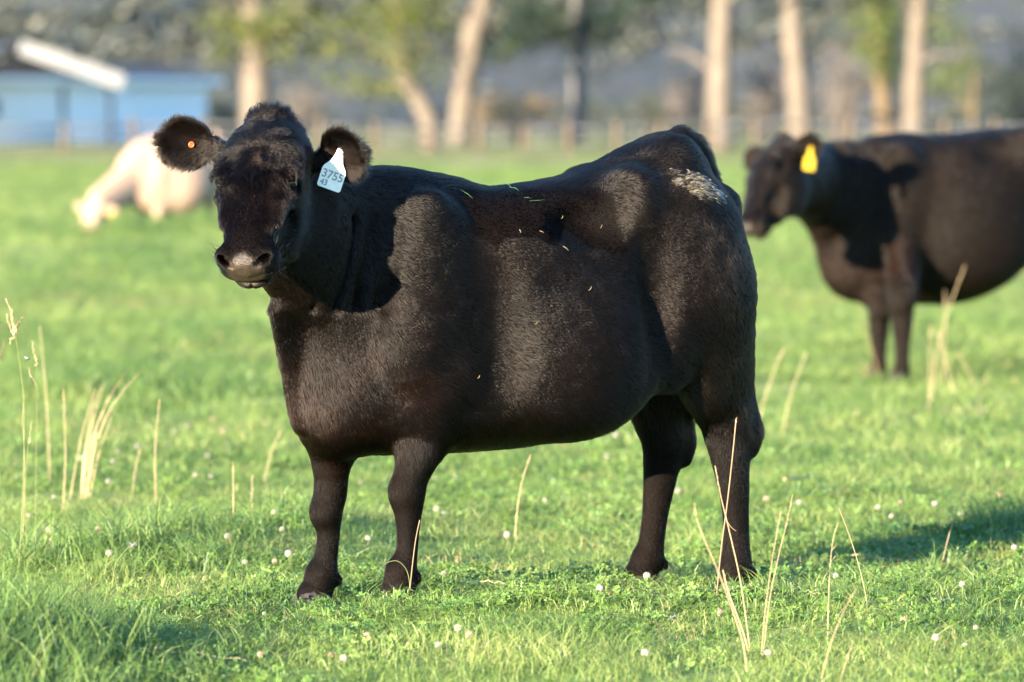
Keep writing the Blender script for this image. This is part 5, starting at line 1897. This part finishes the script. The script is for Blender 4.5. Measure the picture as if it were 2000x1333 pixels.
stalk('short tilted stalk lying near the right-hand shadow', [(1742, 1098), (1738, 1080), (1731, 1056)], M_STRAW, .0016, seed=13)
stalk('dark dry stalk in front of the near fore hoof', [(800, 1160), (805, 1110), (812, 1055), (820, 1016)], M_STRAWB, .0020, seed=14, d=15.7, tipthin=.9)
stalk('curled green blade looping round the near fore fetlock', [(797, 1168), (800, 1140), (793, 1112), (775, 1096), (752, 1102), (736, 1122)], M_GREENSTEM, .0011, seed=15, d=15.72)
# left foreground
stalk('tall stem with a large branched seed head at the left edge', [(36, 1120), (45, 960), (47, 800), (40, 720), (30, 655)], M_GREENSTEM, .0016, name='seed_grass', group='tall seed grasses', seed=20,
      extra=[([(30, 655), (26, 628), (22, 606), (14, 588)], .0014, (0.05, .0055, 34), 'seed_head', M_STRAW), ([(30, 655), (35, 636), (43, 622)], .0012, (.1, .0046, 18), 'seed_head', M_STRAWB),
             ([(29, 662), (20, 642), (14, 620), (14, 616)], .0011, (.2, .0034, 16), 'seed_head', M_STRAW), ([(29, 660), (22, 662), (20, 670)], .0010, (.2, .0036, 10), 'seed_head', M_STRAW)])
stalk('slim stem with two small seed heads beside the large seed head', [(70, 1110), (70, 950), (72, 800), (71, 716)], M_GREENSTEM, .0011, name='seed_grass', group='tall seed grasses', seed=21,
      extra=[([(71, 716), (72, 704), (66, 690), (64, 670)], .0010, (.05, .0042, 20), 'seed_head', M_STRAW), ([(71, 755), (66, 742), (60, 735), (57, 722)], .0008, (.55, .0032, 7), 'seed_head', M_STRAW)])
stalk('bending stem with a greenish wheat like spike, left foreground', [(53, 1105), (50, 960), (53, 890), (58, 858), (62, 828)], M_GREENSTEM, .0011, name='seed_grass', group='tall seed grasses', seed=22, head=(.34, .0036, 24, simple_mat('green_seed', [(.3, (.18, .20, .10)), (.7, (.30, .30, .18))], 40)))
stalk('stem bearing a seed head cut by the left picture edge', [(-22, 1060), (-12, 850), (-4, 740), (-2, 700)], M_GREENSTEM, .0011, name='seed_grass', group='tall seed grasses', seed=23,
      extra=[([(-2, 706), (3, 692), (8, 668)], .0010, (.05, .0042, 16), 'seed_head', M_STRAWB)])
stalk('thin stem leaning across the seed grasses from the left edge', [(128, 958), (80, 922), (40, 895), (-6, 866)], M_GREENSTEM, .0011, seed=24)
stalk('short stem crossing the foot of the seed grasses', [(48, 1004), (70, 972), (97, 938)], M_GREENSTEM, .0010, seed=25, dy=.1)
stalk('stem with a bent dry tip behind the wheat like spike', [(44, 1090), (48, 900), (44, 820), (48, 770)], M_STRAW, .0011, seed=26)

dry = [('outermost right blade, curving far right', [(166, 975), (180, 900), (205, 820), (240, 765), (278, 722)], .0030),
       ('blade curving right with a pointed tip', [(162, 975), (172, 900), (190, 830), (215, 775), (248, 724)], .0032),
       ('tall straight blade of the tuft', [(160, 975), (168, 890), (185, 810), (205, 745)], .0034),
       ('leftmost blade of the tuft', [(158, 972), (165, 890), (180, 800), (200, 752)], .0028),
       ('short blade inside the tuft', [(170, 972), (182, 880), (198, 820), (212, 770)], .0024)]
tb, td = ground_at(164, 975)
tuft_o = empty('dry_grass_tuft', (tb[0], td, float(terrain(tb[0], td))))
tag(tuft_o, 'tuft of long straw coloured blades fanning right, left of the cow', 'grass tuft')
for (nm, pp, w) in dry + [('', [(175, 970), (192, 890), (206, 850), (222, 800)], .0024), ('', [(168, 975), (176, 930), (184, 870), (190, 840)], .0026)]:
    W = [pix(x, y, td + rng.normal(0, .03)) - np.array(tuft_o.location) for x, y in pp]
    P_ = resample([list(p) for p in W], 16)
    V, Fc = [], []
    for i, p in enumerate(P_):
        f = w * .72 * (1 - (i / 15) ** 2.2) + .0004
        V += [p - np.array([f, 0, 0]), p + np.array([0, -.001, 0]), p + np.array([f, 0, 0])]
        if i: b = 3 * i; Fc += [(b - 3, b - 2, b + 1, b), (b - 2, b - 1, b + 2, b + 1)]
    mesh_obj('blade', V, Fc, M_STRAW, tuft_o, True)

mid = [('single straw blade standing right of the dry tuft', [(305, 1000), (303, 900), (306, 840), (312, 780)]),
       ('pale stalk left of the dry tuft', [(122, 1005), (128, 900), (126, 820), (124, 760)]),
       ('straw stalk just left of the dry tuft, leaning right', [(135, 985), (150, 900), (165, 830), (186, 762)]),
       ('short stalk with a pale tip right of the dry tuft', [(258, 968), (264, 920), (274, 878)]),
       ('low stalk below the throat of the nearest cow', [(455, 1032), (456, 980), (455, 905)]),
       ('stubby stalk right of the low stalk', [(492, 1010), (492, 970), (493, 930)]),
       ('blurred stalk leaning right before the far fore leg', [(514, 952), (528, 890), (548, 842)]),
       ('straw stalk under the belly of the nearest cow', [(1006, 1060), (1010, 1000), (1020, 940), (1036, 890)]),
       ('blurred stalk right of the near hock', [(1478, 850), (1490, 790), (1510, 730), (1530, 682)]),
       ('second blurred stalk right of the near hock', [(1528, 850), (1545, 770), (1575, 690)]),
       ('blurred stalk behind the large seed head', [(98, 950), (92, 800), (84, 700), (78, 640)]),
       ('dry stalk before the far fore hoof of the yellow tagged cow', [(1722, 745), (1705, 690), (1690, 640), (1680, 598)]),
       ('tall stalk beneath the belly of the yellow tagged cow', [(1818, 790), (1830, 690), (1855, 600), (1884, 522)]),
       ('upright stalk left of the tall stalk by the yellow tagged cow', [(1815, 800), (1816, 720), (1818, 640)]),
       ('stalk leaning left below the tall stalk by the yellow tagged cow', [(1868, 780), (1850, 720), (1832, 650)]),
       ('slanting stalk right of the tall stalk by the yellow tagged cow', [(1914, 782), (1895, 735), (1872, 690)]),
       ('short upright stalk below the yellow tagged cow', [(1840, 760), (1845, 680), (1846, 570)])]
for i, (lb, pp) in enumerate(mid):
    far = pp[0][1] < 860
    stalk(lb, pp, M_STRAWB if i == 11 else M_STRAW, .0034 if far else .0026, seed=40 + i, head=(.2, .005 if far else .003, 10))
# straw lying on the turf
for i, (lb, pp, rd) in enumerate([('long dry stem lying in the foreground grass at the lower left', [(212, 1282), (300, 1290), (390, 1299), (482, 1313)], .0016),
                                  ('straw lying right of the near hind hoof', [(1462, 1162), (1490, 1170), (1514, 1180)], .0028),
                                  ('flat straw lying beyond the leaning stalks', [(1632, 1100), (1690, 1105), (1760, 1112)], .0034),
                                  ('straw lying in front of the far hind hoof', [(930, 1152), (965, 1156), (1000, 1160)], .0022),
                                  ('short bent straw below the leaning stalks', [(1540, 1160), (1570, 1172), (1600, 1180)], .0022),
                                  ('blurred flat straw beyond the near hind leg', [(1532, 952), (1565, 948), (1598, 940)], .006)]):
    p0, dd = ground_at(*pp[0])
    base = np.array([p0[0], p0[1], float(terrain(p0[0], p0[1]))])
    W = []
    for x, y in pp:
        q, d_ = ground_at(x, y); W.append(np.array([q[0], q[1], float(terrain(q[0], q[1])) + .028]) - base)
    mb = MB(); P_ = resample([list(p) for p in W], 12); mb.tube([tuple(p + np.array([0, 0, .004 * math.sin(2 * k)])) for k, p in enumerate(P_)], list(np.linspace(rd, rd * .6, 12)), 6)
    o = mb.build('straw', M_STRAW, None, True); o.location = tuple(base)
    tag(o, lb, 'straw', 'straws lying on the turf')

# clover flowers: a globe of florets on a stem
M_PETAL = simple_mat('clover_floret', [(.3, (.26, .23, .19)), (.7, (.40, .37, .33))], 90, .7, .2)
M_PETALP = simple_mat('faded_floret', [(.3, (.28, .18, .13)), (.7, (.40, .29, .22))], 90, .7, .2)
def flower_proto(mat, seed):
    r = np.random.default_rng(seed)
    e = bpy.data.objects.new('clover_flower', None); COL.objects.link(e)
    mb = MB(); mb.tube([(0, 0, -.01), (.003, .001, .03), (.002, 0, .055)], [.0010, .0009, .0008], 5)
    mb.build('stem', M_GREENSTEM, e, True)
    mb = MB()
    for k in range(46):
        z = 1 - 2 * (k + .5) / 46; a = k * 2.39996; s = math.sqrt(1 - z * z)
        if z < -.75: continue
        d = np.array([s * math.cos(a), s * math.sin(a), z]); c = np.array([.002, 0, .058])
        mb.tube([tuple(c + d * .002), tuple(c + d * .006 + np.array([0, 0, .001])), tuple(c + d * .0105 + np.array([0, 0, .002]))], [.0010, .0018, .0009], 5)
    mb.build('flower_head', mat, e, True)
    return e
protos = [flower_proto(M_PETAL, 1), flower_proto(M_PETALP, 2)]
used = [False, False]
def place_flower(x, y, kind, label, sc=1.0):
    p, dd = ground_at(x, y)
    if dd > 45: return
    src = protos[kind]
    if used[kind]:
        e = src.copy(); COL.objects.link(e)
        for ch in src.children:
            c = ch.copy(); COL.objects.link(c); c.parent = e
    else:
        e = src; used[kind] = True
    e.location = (p[0], p[1], float(terrain(p[0], p[1])) + rng.uniform(-.022, -.004))
    e.rotation_euler = (rng.normal(0, .18), rng.normal(0, .18), rng.uniform(0, 6.28))
    e.scale = (sc,) * 3
    tag(e, label, 'clover flower', 'clover flowers in the pasture')
W_, P_ = 'small white clover flower standing in the pasture grass', 'faded pinkish clover flower standing in the pasture grass'
fl = [(340, 862, 0), (372, 850, 0), (325, 880, 0), (398, 905, 0), (412, 915, 1), (430, 868, 1), (446, 880, 0), (420, 840, 1), (272, 892, 0), (214, 918, 0), (240, 905, 0), (383, 953, 0), (208, 966, 0), (110, 995, 0),
      (95, 868, 0), (160, 915, 0), (197, 1060, 1), (250, 1072, 0), (220, 1080, 0), (275, 1068, 0), (92, 1058, 0), (533, 1025, 0), (556, 1052, 0), (530, 1116, 1), (566, 1118, 0), (530, 832, 0), (905, 890, 0), (888, 958, 0),
      (940, 972, 0), (868, 1026, 0), (852, 1024, 0), (1060, 994, 0), (880, 1142, 0), (925, 1276, 1), (896, 1265, 0), (858, 1285, 0), (712, 1270, 1), (650, 1300, 1), (653, 1312, 0), (1160, 1185, 0), (1265, 1160, 0),
      (1315, 1228, 0), (1410, 1228, 1), (1250, 1308, 0), (1498, 1302, 0), (1715, 1020, 0), (1745, 1032, 0), (1758, 1004, 1), (1872, 1032, 0), (1828, 1010, 0), (1888, 1168, 0), (1770, 1250, 1), (1818, 1280, 0), (1630, 1152, 0),
      (1560, 1010, 0), (1335, 985, 0), (1490, 1000, 1), (1208, 885, 0), (1180, 890, 0), (1000, 1075, 0), (1098, 1045, 1), (700, 960, 0), (720, 1075, 0), (480, 1120, 0), (455, 1098, 0), (1980, 1095, 0), (1945, 990, 1)]
for x, y, k in fl: place_flower(x, y, k, (W_, P_)[k], rng.uniform(.75, 1.1))
for k in range(18):
    x, y = rng.uniform(-60, 2060), 800 + 520 * rng.random() ** .8
    kd = int(rng.random() < .25); place_flower(x, y, kd, (W_, P_)[kd], rng.uniform(.5, .85))

# clod and dry leaf on the turf
def clod(x, y, s, label, mat, seed):
    r = np.random.default_rng(seed)
    bm = bmesh.new(); bmesh.ops.create_icosphere(bm, subdivisions=3, radius=s)
    for v_ in bm.verts:
        n_ = vnoise(np.array([v_.co[:]]) + seed, 2.2 / s * .5, seed)[0]
        v_.co *= 1 + .35 * n_; v_.co.z *= .55
    me = bpy.data.meshes.new('dung_clod'); bm.to_mesh(me); bm.free(); me.materials.append(mat)
    o = bpy.data.objects.new('dung_clod', me); COL.objects.link(o)
    p, d = ground_at(x, y); o.location = (p[0], p[1], float(terrain(p[0], p[1])) + s * .4)
    tag(o, label, 'dung', 'dried dung on the turf')
M_DUNG = simple_mat('dried_dung', [(.3, (.07, .045, .03)), (.7, (.15, .10, .07))], 60, .95, .1, .8, 80)
clod(1298, 1196, .022, 'brown dried clod on the turf left of the crossing stalks', M_DUNG, 5)
clod(1190, 1170, .022, 'pale brown clod on the turf in front of the far hind hoof', simple_mat('pale_dung', [(.3, (.20, .13, .08)), (.7, (.30, .2, .13))], 60, .95, .1, .8, 80), 6)
clod(1700, 1136, .020, 'pinkish brown clod by the flat straw at the right', simple_mat('pink_dung', [(.3, (.22, .15, .12)), (.7, (.34, .24, .19))], 60, .95, .1, .8, 80), 7)

# a fly hovering beside the seed heads
fd = 15.2
fly = empty('fly', pix(54, 702, fd)); tag(fly, 'small dark fly hovering beside the slim seed head', 'fly')
M_FLY = simple_mat('fly_body', [(.3, (.02, .022, .03)), (.7, (.05, .055, .07))], 200, .3, .5)
M_WING = simple_mat('fly_wing', [(.3, (.55, .52, .48)), (.7, (.70, .68, .64))], 200, .3, .5)
mb = MB()
mb.tube([(-.007, 0, -.002), (-.005, 0, -.0012), (-.002, 0, 0), (.001, 0, .0006), (.003, 0, .0008), (.0045, 0, .001)], [.0007, .0019, .0024, .0015, .0022, .0012], 10)
mb.tube([(.004, 0, .001), (.0058, 0, .0008), (.0072, 0, .0004)], [.001, .0017, .0007], 10)
mb.build('body', M_FLY, fly, True)
for sg in (1, -1):
    pts = [(.002, .0006 * sg, .002), (-.001, .003 * sg, .0045), (-.006, .0045 * sg, .0062), (-.009, .0030 * sg, .0056), (-.006, .0012 * sg, .0035)]
    v = pts + [(x, y, z - .0002) for x, y, z in pts]
    mesh_obj('wing', v, [(0, 1, 2, 3, 4), (9, 8, 7, 6, 5)] + [(j, 5 + j, 5 + (j + 1) % 5, (j + 1) % 5) for j in range(5)], M_WING, fly, False)
    for k in range(3):
        mb = MB(); mb.tube([(.002 - .002 * k, .001 * sg, -.0015), (.002 - .003 * k, .003 * sg, -.002), (.002 - .0035 * k, .004 * sg, -.0055)], .0002, 4); mb.build('leg', M_FLY, fly)
